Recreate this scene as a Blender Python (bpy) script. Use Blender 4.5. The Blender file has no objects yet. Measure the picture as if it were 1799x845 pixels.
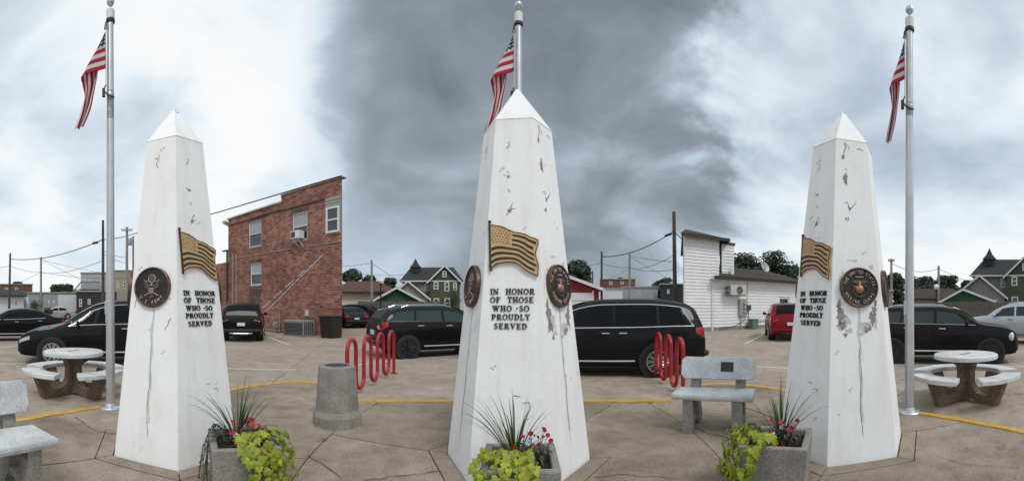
import bpy, bmesh, math, random
from math import sin, cos, tan, pi, radians, sqrt, atan2, hypot
from mathutils import Vector, Matrix
random.seed(7)
SC = bpy.context.scene
COL = SC.collection

# ------------------------------------------------------------------ camera
EYE, FPX, HOR, PW, PH = 1.6, 700.0, 536.0, 1799.0, 845.0
cam_data = bpy.data.cameras.new('camera')
cam_data.type = 'PANO'
cam_data.panorama_type = 'CENTRAL_CYLINDRICAL'
cam_data.central_cylindrical_range_u_min = -PW / 2 / FPX
cam_data.central_cylindrical_range_u_max = PW / 2 / FPX
cam_data.central_cylindrical_range_v_min = -(PH - HOR) / FPX
cam_data.central_cylindrical_range_v_max = HOR / FPX
cam_data.central_cylindrical_radius = 1.0
cam_data.clip_start = 0.05
cam_data.clip_end = 3000
cam = bpy.data.objects.new('camera', cam_data)
cam.location = (0, 0, EYE)
cam.rotation_euler = (pi / 2, 0, 0)
COL.objects.link(cam)
SC.camera = cam

# ------------------------------------------------------------------ world
SUN_AZ, SUN_EL = radians(150), radians(52)      # azimuth clockwise from +Y
world = bpy.data.worlds.new('World')
SC.world = world
world.use_nodes = True
wn, wl = world.node_tree.nodes, world.node_tree.links
wn.clear()
def W(t, **k):
    n = wn.new(t)
    for a, b in k.items(): setattr(n, a, b)
    return n
def wm(op, a, b=None, c=None, clamp=False):
    n = W('ShaderNodeMath', operation=op, use_clamp=clamp)
    for i, v in enumerate((a, b, c)):
        if v is None: continue
        if isinstance(v, (int, float)): n.inputs[i].default_value = v
        else: wl.new(v, n.inputs[i])
    return n.outputs[0]
tc = W('ShaderNodeTexCoord'); sep = W('ShaderNodeSeparateXYZ')
wl.new(tc.outputs['Generated'], sep.inputs[0])
X, Y, Z = sep.outputs
zc = wm('MAXIMUM', Z, 0.0)
den = wm('ADD', zc, 0.32)
comb = W('ShaderNodeCombineXYZ')
wl.new(X, comb.inputs[0]); wl.new(Y, comb.inputs[1]); wl.new(wm('MULTIPLY', Z, 1.9), comb.inputs[2])
nz = W('ShaderNodeTexNoise'); nz.inputs['Scale'].default_value = 2.6; nz.inputs['Detail'].default_value = 9
nz.inputs['Roughness'].default_value = 0.54; nz.inputs['Distortion'].default_value = 0.35
wl.new(comb.outputs[0], nz.inputs['Vector'])
nz2 = W('ShaderNodeTexNoise'); nz2.inputs['Scale'].default_value = 1.3; nz2.inputs['Detail'].default_value = 3
wl.new(comb.outputs[0], nz2.inputs['Vector'])
n1 = wm('SUBTRACT', nz.outputs['Fac'], 0.5); n2 = wm('SUBTRACT', nz2.outputs['Fac'], 0.5)
az = wm('ARCTAN2', X, Y)
azp = wm('ADD', az, wm('ADD', wm('MULTIPLY', n1, 0.55), wm('MULTIPLY', n2, 0.10)))
azn = wm('DIVIDE', wm('ADD', azp, pi), 2 * pi)
crv = W('ShaderNodeFloatCurve')
cm = crv.mapping; c0 = cm.curves[0]
def azpos(a): return (a + pi) / (2 * pi)
pts = [(0.0, .70), (azpos(-1.5), .82), (azpos(-1.15), .87), (azpos(-.85), .92), (azpos(-.62), .95), (azpos(-.50), .86), (azpos(-.34), .47),
       (azpos(-.15), .42), (azpos(.1), .38), (azpos(.40), .43), (azpos(.54), .78), (azpos(.7), .85), (azpos(1.2), .84), (1.0, .70)]
while len(c0.points) < len(pts): c0.points.new(0.5, 0.5)
for p, q in zip(c0.points, pts): p.location = q
cm.update()
wl.new(azn, crv.inputs['Value'])
zen = W('ShaderNodeMapRange'); zen.interpolation_type = 'SMOOTHSTEP'
zen.inputs['From Min'].default_value = .62; zen.inputs['From Max'].default_value = .9
wl.new(Z, zen.inputs['Value'])
base = wm('ADD', wm('MULTIPLY', crv.outputs[0], wm('SUBTRACT', 1.0, zen.outputs[0])), wm('MULTIPLY', zen.outputs[0], .8))
low = wm('MULTIPLY', wm('SUBTRACT', 1.0, wm('MULTIPLY', zc, 2.6), clamp=True), 0.10)
B = wm('ADD', wm('ADD', base, low), wm('ADD', wm('MULTIPLY', n1, .80), wm('MULTIPLY', n2, .42)), clamp=True)
rp = W('ShaderNodeValToRGB')
el = rp.color_ramp.elements
el[0].position = 0.0; el[0].color = (.103, .1185, .141, 1)
el[1].position = 1.0; el[1].color = (1.0, 1.0, 1.0, 1)
for p, c in ((.30, (.169, .198, .233, 1)), (.48, (.295, .335, .378, 1)), (.66, (.50, .59, .69, 1)), (.82, (.74, .84, .92, 1)), (.93, (.95, .98, 1, 1))):
    e = el.new(p); e.color = c
wl.new(B, rp.inputs[0])
sky = W('ShaderNodeTexSky', sky_type='NISHITA', sun_disc=False)
sky.sun_elevation = SUN_EL; sky.sun_rotation = SUN_AZ
bg_sky = W('ShaderNodeBackground'); bg_sky.inputs['Strength'].default_value = 0.10
bg_cl = W('ShaderNodeBackground'); bg_cl.inputs['Strength'].default_value = 1.0
wl.new(sky.outputs[0], bg_sky.inputs[0]); wl.new(rp.outputs[0], bg_cl.inputs[0])
mx = W('ShaderNodeMixShader'); mx.inputs[0].default_value = 0.94
wl.new(bg_sky.outputs[0], mx.inputs[1]); wl.new(bg_cl.outputs[0], mx.inputs[2])
wo = W('ShaderNodeOutputWorld'); wl.new(mx.outputs[0], wo.inputs[0])

# ------------------------------------------------------------------ sun
sd = bpy.data.lights.new('sun', 'SUN'); sd.energy = 1.5; sd.angle = radians(18); sd.color = (1.0, .965, .92)
sun = bpy.data.objects.new('sun', sd); COL.objects.link(sun)
sv = Vector((sin(SUN_AZ) * cos(SUN_EL), cos(SUN_AZ) * cos(SUN_EL), sin(SUN_EL)))
sun.rotation_euler = (-sv).to_track_quat('-Z', 'Y').to_euler(); sun.location = sv * 50
SC.view_settings.view_transform = 'Standard'; SC.view_settings.look = 'None'
SC.view_settings.exposure = 0.0; SC.view_settings.gamma = 1.0; SC.view_settings.use_curve_mapping = False

# ------------------------------------------------------------------ measuring helpers
def TH(x): return (x - PW / 2) / FPX
def P(x, d, z=0.0):
    t = TH(x); return Vector((d * sin(t), d * cos(t), z))
def PZ(x, y, d):
    return P(x, d, EYE + d * (HOR - y) / FPX)
def DG(y, z=0.0): return FPX * (EYE - z) / (y - HOR)

# ------------------------------------------------------------------ materials
MATS = {}
def mat(name, color, rough=.7, metal=0.0, var=0.0, vscale=6.0, bump=0.0, bscale=60.0, color2=None, spec=.5, objvar=0.0, coat=0.0, emit=None, ior=None):
    if name in MATS: return MATS[name]
    m = bpy.data.materials.new(name); m.use_nodes = True
    nt = m.node_tree; N, Lk = nt.nodes, nt.links
    b = N['Principled BSDF']
    c = (*color, 1) if len(color) == 3 else color
    b.inputs['Base Color'].default_value = c
    b.inputs['Roughness'].default_value = rough; b.inputs['Metallic'].default_value = metal
    b.inputs['Specular IOR Level'].default_value = spec
    b.inputs['Coat Weight'].default_value = coat
    if ior: b.inputs['IOR'].default_value = ior
    b.inputs['Coat Roughness'].default_value = .05
    out = None
    t = N.new('ShaderNodeTexCoord')
    if var > 0 or color2:
        n = N.new('ShaderNodeTexNoise'); n.inputs['Scale'].default_value = vscale; n.inputs['Detail'].default_value = 8; n.inputs['Roughness'].default_value = .62
        Lk.new(t.outputs['Object'], n.inputs['Vector'])
        r = N.new('ShaderNodeValToRGB')
        c2 = color2 or tuple(max(0, v * (1 - var)) for v in color[:3])
        r.color_ramp.elements[0].position = .35; r.color_ramp.elements[0].color = (*c2, 1)
        r.color_ramp.elements[1].position = .65; r.color_ramp.elements[1].color = c
        Lk.new(n.outputs['Fac'], r.inputs[0]); out = r.outputs[0]
    if objvar > 0:
        oi = N.new('ShaderNodeObjectInfo'); h = N.new('ShaderNodeHueSaturation')
        mr = N.new('ShaderNodeMapRange'); mr.inputs['To Min'].default_value = 1 - objvar; mr.inputs['To Max'].default_value = 1 + objvar
        Lk.new(oi.outputs['Random'], mr.inputs['Value']); Lk.new(mr.outputs[0], h.inputs['Value'])
        if out: Lk.new(out, h.inputs['Color'])
        else: h.inputs['Color'].default_value = c
        out = h.outputs[0]
    if out: Lk.new(out, b.inputs['Base Color'])
    if bump > 0:
        n = N.new('ShaderNodeTexNoise'); n.inputs['Scale'].default_value = bscale; n.inputs['Detail'].default_value = 6
        Lk.new(t.outputs['Object'], n.inputs['Vector'])
        bp = N.new('ShaderNodeBump'); bp.inputs['Strength'].default_value = bump; bp.inputs['Distance'].default_value = .01
        Lk.new(n.outputs['Fac'], bp.inputs['Height']); Lk.new(bp.outputs[0], b.inputs['Normal'])
    if emit:
        b.inputs['Emission Color'].default_value = (*emit, 1); b.inputs['Emission Strength'].default_value = 1
    MATS[name] = m
    return m

# ------------------------------------------------------------------ mesh builder
class MB:
    def __init__(s): s.v, s.f = [], []
    def add(s, vs, fs):
        o = len(s.v); s.v += [tuple(p) for p in vs]; s.f += [tuple(i + o for i in q) for q in fs]; return s
    def box(s, c, d, rz=0.0, M=None):
        x, y, z = d[0] / 2, d[1] / 2, d[2] / 2
        vs = [Vector((a * x, b * y, e * z)) for e in (-1, 1) for a, b in ((-1, -1), (1, -1), (1, 1), (-1, 1))]
        if rz: vs = [Matrix.Rotation(rz, 3, 'Z') @ p for p in vs]
        if M: vs = [M @ p for p in vs]
        c = Vector(c)
        return s.add([p + c for p in vs], [(3, 2, 1, 0), (4, 5, 6, 7), (0, 1, 5, 4), (1, 2, 6, 5), (2, 3, 7, 6), (3, 0, 4, 7)])
    def b2(s, lo, hi):
        return s.box([(a + b) / 2 for a, b in zip(lo, hi)], [abs(b - a) for a, b in zip(lo, hi)])
    def prism(s, poly, f0, f1):
        """poly of 2-D points; f0/f1 map (a,b) to 3-D for the two ends"""
        n = len(poly)
        return s.add([f0(*p) for p in poly] + [f1(*p) for p in poly],
                     [tuple(range(n))[::-1], tuple(range(n, 2 * n))] + [(i, (i + 1) % n, n + (i + 1) % n, n + i) for i in range(n)])
    def slab(s, poly, z0, z1): return s.prism(poly, lambda a, b: (a, b, z0), lambda a, b: (a, b, z1))
    def tube(s, pts, r, n=8, cap=True, closed=False):
        pts = [Vector(p) for p in pts]; m = len(pts); rings = []
        up = Vector((0, 0, 1))
        prevu = None
        for i, p in enumerate(pts):
            a = pts[(i - 1) % m] if (i > 0 or closed) else p
            b = pts[(i + 1) % m] if (i < m - 1 or closed) else p
            t = (b - a); t = t.normalized() if t.length > 1e-9 else Vector((0, 0, 1))
            if prevu is None:
                u = t.cross(up)
                if u.length < 1e-3: u = t.cross(Vector((1, 0, 0)))
            else: u = prevu - t * prevu.dot(t)
            u.normalize(); prevu = u; w = t.cross(u)
            rr = r[i] if isinstance(r, (list, tuple)) else r
            rings.append([p + (u * cos(2 * pi * k / n) + w * sin(2 * pi * k / n)) * rr for k in range(n)])
        vs = [q for g in rings for q in g]; fs = []
        for i in range(m if closed else m - 1):
            j = (i + 1) % m
            for k in range(n): fs.append((i * n + k, i * n + (k + 1) % n, j * n + (k + 1) % n, j * n + k))
        if cap and not closed:
            fs.append(tuple(range(n))[::-1]); fs.append(tuple((m - 1) * n + k for k in range(n)))
        return s.add(vs, fs)
    def lathe(s, prof, n=24, M=None, c=(0, 0, 0)):
        """prof: (r,z) list, revolved about Z"""
        vs, fs = [], []; c = Vector(c)
        for r, z in prof:
            for k in range(n):
                p = Vector((r * cos(2 * pi * k / n), r * sin(2 * pi * k / n), z))
                vs.append((M @ p if M else p) + c)
        m = len(prof)
        for i in range(m - 1):
            for k in range(n): fs.append((i * n + k, i * n + (k + 1) % n, (i + 1) * n + (k + 1) % n, (i + 1) * n + k))
        fs.append(tuple(range(n))[::-1]); fs.append(tuple((m - 1) * n + k for k in range(n)))
        return s.add(vs, fs)
    def grid(s, fn, nu, nv):
        vs = [fn(i / nu, j / nv) for i in range(nu + 1) for j in range(nv + 1)]
        return s.add(vs, [(i * (nv + 1) + j, (i + 1) * (nv + 1) + j, (i + 1) * (nv + 1) + j + 1, i * (nv + 1) + j + 1) for i in range(nu) for j in range(nv)])
    def mesh(s, name, m=None, smooth=False):
        me = bpy.data.meshes.new(name); me.from_pydata(s.v, [], s.f)
        bm = bmesh.new(); bm.from_mesh(me); bmesh.ops.recalc_face_normals(bm, faces=bm.faces); bm.to_mesh(me); bm.free()
        if m: me.materials.append(m)
        if smooth is True: me.polygons.foreach_set('use_smooth', [True] * len(me.polygons))
        elif smooth:
            me.polygons.foreach_set('use_smooth', [True] * len(me.polygons))
            try: me.set_sharp_from_angle(angle=radians(smooth))
            except Exception: pass
        me.update(); return me
    def build(s, name, m, parent=None, smooth=False, bevel=0, loc=None, rz=0):
        o = link(name, s.mesh(name, m, smooth), parent)
        if bevel:
            bv = o.modifiers.new('bevel', 'BEVEL'); bv.width = bevel; bv.segments = 2; bv.limit_method = 'ANGLE'; bv.angle_limit = radians(35)
        if loc is not None: o.location = loc
        if rz: o.rotation_euler.z = rz
        return o

def link(name, data, parent=None):
    o = bpy.data.objects.new(name, data); COL.objects.link(o)
    if parent: o.parent = parent
    return o
def tag(o, label=None, cat=None, group=None, kind=None):
    if label: o['label'] = label
    if cat: o['category'] = cat
    if group: o['group'] = group
    if kind: o['kind'] = kind
    return o
def thing(name, label, cat, loc=(0, 0, 0), rz=0.0, group=None):
    o = bpy.data.objects.new(name, None); COL.objects.link(o); o.empty_display_size = .2
    o.location = loc; o.rotation_euler.z = rz
    return tag(o, label, cat, group)
def struct(o): o['kind'] = 'structure'; return o
KIDS = {}
def kids(o): return [c for c in bpy.data.objects if c.parent == o]
def copy_tree(o, parent=None):
    c = o.copy(); COL.objects.link(c); c.parent = parent
    for ch in kids(o): copy_tree(ch, c)
    return c

class Frame:
    """a place in the world: origin on the ground, local x running along direction ang (radians from +X)"""
    def __init__(s, o, ang): s.o = Vector((o[0], o[1], 0)); s.a = ang; s.ux = Vector((cos(ang), sin(ang), 0)); s.uy = Vector((-sin(ang), cos(ang), 0))
    @staticmethod
    def facing(x, d, yaw=0.0): return Frame(P(x, d), -TH(x) + yaw)
    @staticmethod
    def line(A, B): return Frame(A, atan2(B[1] - A[1], B[0] - A[0]))
    def at(s, x, y, ly=0.0):
        """local (lx, z) where the sight line of photo point (x,y) meets the local plane y=ly"""
        t = TH(x); dr = Vector((sin(t), cos(t), 0))
        k = (s.uy.dot(s.o) + ly) / s.uy.dot(dr)
        return (dr * k - s.o).dot(s.ux), EYE + k * (HOR - y) / FPX
    def w(s, lx, ly, z=0.0): return s.o + s.ux * lx + s.uy * ly + Vector((0, 0, z))
# ------------------------------------------------------------------ ground materials
def ground_mat(name, c1, c2, joint=None, stain=.5, jcol=(.05, .045, .04)):
    m = bpy.data.materials.new(name); m.use_nodes = True
    N, Lk = m.node_tree.nodes, m.node_tree.links; b = N['Principled BSDF']; b.inputs['Roughness'].default_value = .85
    b.inputs['Specular IOR Level'].default_value = .3
    g = N.new('ShaderNodeNewGeometry')
    def noise(sc, det=6, ro=.6, dist=0):
        n = N.new('ShaderNodeTexNoise'); n.inputs['Scale'].default_value = sc; n.inputs['Detail'].default_value = det; n.inputs['Roughness'].default_value = ro
        n.inputs['Distortion'].default_value = dist
        Lk.new(g.outputs['Position'], n.inputs['Vector']); return n.outputs['Fac']
    def ramp(f, p0, k0, p1, k1):
        r = N.new('ShaderNodeValToRGB'); r.color_ramp.elements[0].position = p0; r.color_ramp.elements[0].color = (*k0, 1)
        r.color_ramp.elements[1].position = p1; r.color_ramp.elements[1].color = (*k1, 1); Lk.new(f, r.inputs[0]); return r.outputs[0]
    def mul(a, c, fac=1.0):
        x = N.new('ShaderNodeMix'); x.data_type = 'RGBA'; x.blend_type = 'MULTIPLY'; x.inputs['Factor'].default_value = fac
        Lk.new(a, x.inputs[6]); Lk.new(c, x.inputs[7]); return x.outputs[2]
    col = ramp(noise(.55, 5, .6, .4), .36, c2, .62, c1)
    col = mul(col, ramp(noise(3.2, 9, .72), .3, (1 - stain,) * 3, .58, (1, 1, 1)))
    col = mul(col, ramp(noise(46, 5, .75), .3, (.62, .62, .62), .62, (1.12, 1.1, 1.08)))
    col = mul(col, ramp(noise(170, 3, .8), .32, (.68, .67, .65), .6, (1.1, 1.1, 1.1)))
    col = mul(col, ramp(noise(2.1, 3, .5, .3), .68, (1, 1, 1), .73, (.55, .52, .5)), .8)
    sp = ramp(noise(1.3, 4, .5, 1.2), .66, (1, 1, 1), .74, (.66, .63, .6)); col = mul(col, sp, .7)
    if joint:
        s = N.new('ShaderNodeSeparateXYZ'); Lk.new(g.outputs['Position'], s.inputs[0])
        nn = noise(1.1, 4)
        def M(op, a, bb):
            q = N.new('ShaderNodeMath'); q.operation = op
            for i, v in enumerate((a, bb)):
                if isinstance(v, (int, float)): q.inputs[i].default_value = v
                else: Lk.new(v, q.inputs[i])
            return q.outputs[0]
        ca, sa = cos(joint[1]), sin(joint[1])
        u = M('ADD', M('MULTIPLY', s.outputs[0], ca), M('MULTIPLY', s.outputs[1], sa))
        v = M('ADD', M('MULTIPLY', s.outputs[0], -sa), M('MULTIPLY', s.outputs[1], ca))
        res = None
        for q, off in ((u, .9), (v, 1.7)):
            q = M('ADD', q, M('MULTIPLY', nn, .10)); q = M('ADD', q, 100 + off)
            fr = M('FRACT', M('DIVIDE', q, joint[0]), 0); dd = M('ABSOLUTE', M('SUBTRACT', fr, .5), 0)
            k = M('LESS_THAN', dd, .0085 / joint[0]); res = k if res is None else M('MAXIMUM', res, k)
        x = N.new('ShaderNodeMix'); x.data_type = 'RGBA'; Lk.new(M('MULTIPLY', res, .75), x.inputs['Factor']); Lk.new(col, x.inputs[6]); x.inputs[7].default_value = (*jcol, 1); col = x.outputs[2]
    oi = N.new('ShaderNodeObjectInfo'); h = N.new('ShaderNodeHueSaturation'); mr = N.new('ShaderNodeMapRange')
    mr.inputs['To Min'].default_value = .9; mr.inputs['To Max'].default_value = 1.06
    Lk.new(oi.outputs['Random'], mr.inputs['Value']); Lk.new(mr.outputs[0], h.inputs['Value']); Lk.new(col, h.inputs['Color'])
    Lk.new(h.outputs[0], b.inputs['Base Color'])
    bp = N.new('ShaderNodeBump'); bp.inputs['Strength'].default_value = .35; bp.inputs['Distance'].default_value = .006
    Lk.new(noise(60, 6, .7), bp.inputs['Height']); Lk.new(bp.outputs[0], b.inputs['Normal'])
    return m
M_LOT = ground_mat('lot_concrete', (.52, .435, .355), (.42, .35, .28), joint=(4.6, .35), stain=.34)
M_SLAB = ground_mat('plaza_concrete', (.43, .35, .275), (.28, .225, .175), stain=.36)
M_JOINT = mat('joint_dirt', (.045, .038, .03), .95)
M_YEL = mat('yellow_paint', (.66, .37, .035), .6, color2=(.46, .27, .05), vscale=9, bump=.3)
M_WPAINT = mat('white_paint_line', (.72, .71, .68), .6, color2=(.52, .49, .45), vscale=7)

m = MB(); R0 = 900
m.add([(R0 * cos(2 * pi * k / 48), R0 * sin(2 * pi * k / 48), 0) for k in range(48)], [tuple(range(48))])
g = struct(m.build('parking_lot_ground', M_LOT))

# kerb line of the plaza, distance by bearing
KT = [(-200, 4.6), (-100, 4.9), (0, 5.25), (45, 5.44), (215, 6.26), (400, 7.27), (480, 7.94), (545, 8.1), (575, 7.7), (600, 6.8), (618, 6.49), (640, 6.47), (1175, 6.47), (1196, 6.7),
      (1216, 7.6), (1240, 7.88), (1310, 7.78), (1380, 7.27), (1575, 5.93), (1799, 4.89), (1900, 4.6), (2000, 4.4)]
def kerb_r(x):
    for (a, ra), (b, rb) in zip(KT, KT[1:]):
        if x <= b:
            t = max(0, (x - a) / (b - a)); return ra + (rb - ra) * t
    return KT[-1][1]
def kerb_s(x): return sum(kerb_r(x + o) * w for o, w in ((-16, .15), (-8, .2), (0, .3), (8, .2), (16, .15)))
XS = list(range(-150, 1951, 6))
m = MB(); vs = []
for x in XS:
    r = kerb_s(x); k = .012 * sin(x * .09) + .006 * sin(x * .31)
    vs += [P(x, r - .075 + k, .0), P(x, r - .07 + k, .052), P(x, r + .06, .052), P(x, r + .085, 0.0)]
fs = []
for i in range(len(XS) - 1):
    for j in range(3): fs.append((i * 4 + j, i * 4 + j + 1, i * 4 + j + 5, i * 4 + j + 4))
m.add(vs, fs); struct(m.build('yellow_kerb', M_YEL))
m = MB(); pl = [P(x, kerb_s(x) - .06, .006) for x in XS] + [P(x, .4, .006) for x in reversed(XS[::10])]
m.add(pl, [tuple(range(len(pl)))]); plaza = struct(m.build('plaza_pavement', M_JOINT))

OBS = [(306, 4.48, radians(33)), (909, 4.06, radians(-6)), (1481, 4.55, radians(-42))]   # bearing, distance, turn
RB, RT, ZS, ZA = .74, .348, 3.36, 3.80
def inset(poly, g):
    n = len(poly); out = []
    ar = sum(poly[i][0] * poly[(i + 1) % n][1] - poly[(i + 1) % n][0] * poly[i][1] for i in range(n))
    sg = 1 if ar > 0 else -1
    for i in range(n):
        a, b, c = Vector(poly[i - 1]), Vector(poly[i]), Vector(poly[(i + 1) % n])
        e1, e2 = (b - a), (c - b)
        if e1.length < 1e-6 or e2.length < 1e-6: out.append(tuple(b)); continue
        e1.normalize(); e2.normalize()
        n1, n2 = Vector((-e1.y, e1.x)) * sg, Vector((-e2.y, e2.x)) * sg
        q = n1 + n2; l = q.length
        q = n1 if l < .3 else q / l * min(2.0, 1 / max(.5, q.normalized().dot(n1)))
        out.append(tuple(b + q * g))
    return out
BOUNDS = [(-140, 604), (604, 1201), (1201, 1940)]
for (ox, od, turn), (xa, xb) in zip(OBS, BOUNDS):
    c = P(ox, od); a0 = -TH(ox) + turn
    def inside(p):
        x = PW / 2 + FPX * atan2(p.x, p.y); r = hypot(p.x, p.y); k = x - 55 * (r - 5.2) * (1 if x < 900 else -1)
        return p.y > -1 and xa < k < xb and 1.2 < r < kerb_s(x) - .085
    corner = [a0 + radians(60 * k) for k in range(6)]
    R1, R2 = RB + .012, RB + .21
    for k in range(6):
        A, Bn = corner[k], corner[k] + radians(60)
        q = [(c.x + R1 * cos(A), c.y + R1 * sin(A)), (c.x + R2 * cos(A), c.y + R2 * sin(A)), (c.x + R2 * cos(Bn), c.y + R2 * sin(Bn)), (c.x + R1 * cos(Bn), c.y + R1 * sin(Bn))]
        q = inset(q, .005)
        MB().slab([(a, b) for a, b in q], .0, .046).build('paving_slab', M_SLAB, plaza)
        poly = []
        NS = 26
        for i in range(NS + 1):
            an = A + (Bn - A) * i / NS; dr = Vector((cos(an), sin(an), 0)); t = R2
            if not inside(c + dr * R2): continue
            while inside(c + dr * (t + .03)) and t < 12: t += .03
            lo_, hi_ = t, t + .03
            for _ in range(7):
                md_ = (lo_ + hi_) / 2
                if inside(c + dr * md_): lo_ = md_
                else: hi_ = md_
            t = lo_
            poly.append((c.x + dr.x * t, c.y + dr.y * t))
        if len(poly) < 3: continue
        poly += [(c.x + R2 * cos(Bn), c.y + R2 * sin(Bn)), (c.x + R2 * cos(A), c.y + R2 * sin(A))]
        MB().slab(inset(poly, .006), .0, .04 + .003 * (k % 3)).build('paving_slab', M_SLAB, plaza)

def ground_crack(pts, w=.007, seed=0):
    rng = random.Random(seed); G = [P(x, DG(y, .045), .0485) for x, y in pts]; L = []
    for a, b in zip(G, G[1:]):
        n = max(3, int((b - a).length / .07)); L += [a + (b - a) * (i / n) + Vector((rng.uniform(-.02, .02), rng.uniform(-.02, .02), 0)) for i in range(n)]
    L.append(G[-1]); vs = []
    for i, p in enumerate(L):
        d = (L[min(i + 1, len(L) - 1)] - L[max(i - 1, 0)]).normalized(); q = w * rng.uniform(.4, 1.3); s = Vector((-d.y, d.x, 0)) * q; vs += [p + s, p - s]
    MB().add(vs, [(2 * i, 2 * i + 1, 2 * i + 3, 2 * i + 2) for i in range(len(L) - 1)]).build('pavement_crack', M_JOINT, plaza)
ground_crack([(132, 733), (150, 745), (165, 757), (196, 763)], .006, 1); ground_crack([(196, 763), (206, 761)], .006, 2); ground_crack([(640, 845), (700, 836), (770, 828)], .005, 3)
ground_crack([(1045, 838), (1100, 834), (1190, 842)], .004, 4); ground_crack([(1204, 742), (1240, 760), (1290, 772)], .005, 5); ground_crack([(540, 800), (575, 822), (600, 840)], .004, 6); ground_crack([(1640, 800), (1700, 815), (1790, 822)], .003, 7)
def line_mark(x0, y0, x1, y1, w=.1):
    a, b = P(x0, DG(y0)), P(x1, DG(y1)); d = (b - a).normalized(); nrm = Vector((-d.y, d.x, 0)) * w / 2
    L = (b - a).length; n = max(2, int(L / .3)); mb = MB(); vs = []
    for i in range(n + 1):
        p = a + (b - a) * (i / n); k = 1 + .12 * sin(i * 2.7) * sin(i * 1.1)
        vs += [p + nrm * k + Vector((0, 0, .004)), p - nrm * k + Vector((0, 0, .004))]
    mb.add(vs, [(2 * i, 2 * i + 1, 2 * i + 3, 2 * i + 2) for i in range(n)])
    struct(mb.build('parking_line', M_WPAINT))
for q in ((465, 590, 508, 606), (-60, 640, 130, 636), (130, 636, 290, 641), (330, 645, 520, 650), (-40, 612, 60, 606), (614, 612, 668, 607), (560, 648, 700, 633), (700, 633, 860, 619),
          (990, 620, 1100, 634), (1100, 634, 1215, 652), (1309, 604, 1342, 588), (1190, 601, 1232, 593), (1195, 640, 1300, 642), (1300, 642, 1420, 649),
          (1530, 640, 1660, 641), (1660, 641, 1850, 644), (1765, 617, 1850, 618)): line_mark(*q)
# ------------------------------------------------------------------ obelisks
def obelisk_paint():
    m = bpy.data.materials.new('obelisk_white_paint'); m.use_nodes = True; N, Lk = m.node_tree.nodes, m.node_tree.links; b = N['Principled BSDF']; b.inputs['Roughness'].default_value = .6
    t = N.new('ShaderNodeTexCoord'); out = None
    for sc, vz, det, p0, p1, lo in ((2.2, 1.0, 6, .32, .6, .95), (9.0, .10, 6, .30, .50, .92), (34.0, 1.0, 5, .25, .34, .75), (5.0, .5, 9, .28, .36, .84)):
        mp = N.new('ShaderNodeMapping'); mp.inputs['Scale'].default_value = (1, 1, vz); Lk.new(t.outputs['Object'], mp.inputs['Vector'])
        n = N.new('ShaderNodeTexNoise'); n.inputs['Scale'].default_value = sc; n.inputs['Detail'].default_value = det; n.inputs['Roughness'].default_value = .65; Lk.new(mp.outputs[0], n.inputs['Vector'])
        r = N.new('ShaderNodeValToRGB'); r.color_ramp.elements[0].position = p0; r.color_ramp.elements[0].color = (lo, lo * .99, lo * .965, 1); r.color_ramp.elements[1].position = p1; r.color_ramp.elements[1].color = (1, 1, 1, 1); Lk.new(n.outputs['Fac'], r.inputs[0])
        x = N.new('ShaderNodeMix'); x.data_type = 'RGBA'; x.blend_type = 'MULTIPLY'; x.inputs['Factor'].default_value = 1
        if out is None: x.inputs[6].default_value = (.88, .88, .875, 1)
        else: Lk.new(out, x.inputs[6])
        Lk.new(r.outputs[0], x.inputs[7]); out = x.outputs[2]
    Lk.new(out, b.inputs['Base Color'])
    n = N.new('ShaderNodeTexNoise'); n.inputs['Scale'].default_value = 30; n.inputs['Detail'].default_value = 9; Lk.new(t.outputs['Object'], n.inputs['Vector'])
    bp = N.new('ShaderNodeBump'); bp.inputs['Strength'].default_value = .22; bp.inputs['Distance'].default_value = .012; Lk.new(n.outputs['Fac'], bp.inputs['Height']); Lk.new(bp.outputs[0], b.inputs['Normal'])
    return m
M_OBW = obelisk_paint()
M_CHIP = mat('bare_concrete', (.36, .345, .32), .95, color2=(.2, .19, .175), vscale=45, bump=.8, bscale=120)
M_FLAKE = mat('primer_grey', (.60, .60, .585), .9, color2=(.5, .5, .49), vscale=30)
M_CRACK = mat('crack_dark', (.07, .065, .06), .95)
M_STREAK = mat('green_streak', (.62, .66, .585), .8, color2=(.50, .55, .47), vscale=18)
M_GOLD = mat('plaque_gold', (.60, .40, .20), .5, .2, color2=(.48, .30, .14), vscale=14, bump=.25, bscale=150)
M_PDARK = mat('plaque_dark', (.035, .026, .02), .5, .3)
M_BRONZE = mat('bronze_rim', (.15, .095, .07), .45, .6, color2=(.07, .045, .035), vscale=30)
M_BFIELD = mat('bronze_field', (.026, .021, .022), .6, .4, color2=(.045, .034, .03), vscale=25, bump=.2)
M_BLET = mat('bronze_letter', (.46, .38, .31), .45, .35)
M_RELIEF = mat('bronze_relief', (.16, .12, .095), .45, .55, color2=(.08, .06, .05), vscale=60)
M_COPPER = mat('copper_globe', (.50, .24, .14), .4, .6, color2=(.25, .11, .07), vscale=28)
M_LETB = mat('black_letter', (.022, .022, .024), .5, .2)

def Rz(z): return RB + (RT - RB) * z / ZS
TILT = math.atan((RB - RT) * cos(pi / 6) / ZS)
def face_M(k, u, z, off=0.0):
    a = radians(30 + 60 * k); n = Vector((cos(a), sin(a), 0)); t = Vector((-sin(a), cos(a), 0))
    up = Vector((0, 0, 1)) * cos(TILT) - n * sin(TILT); nn = n * cos(TILT) + Vector((0, 0, 1)) * sin(TILT)
    o = n * (Rz(z) * cos(pi / 6)) + Vector((0, 0, z)) + t * u + nn * off
    return Matrix(((t.x, up.x, nn.x, o.x), (t.y, up.y, nn.y, o.y), (t.z, up.z, nn.z, o.z), (0, 0, 0, 1)))
KF, KA, KM = 4, 3, 5

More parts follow.
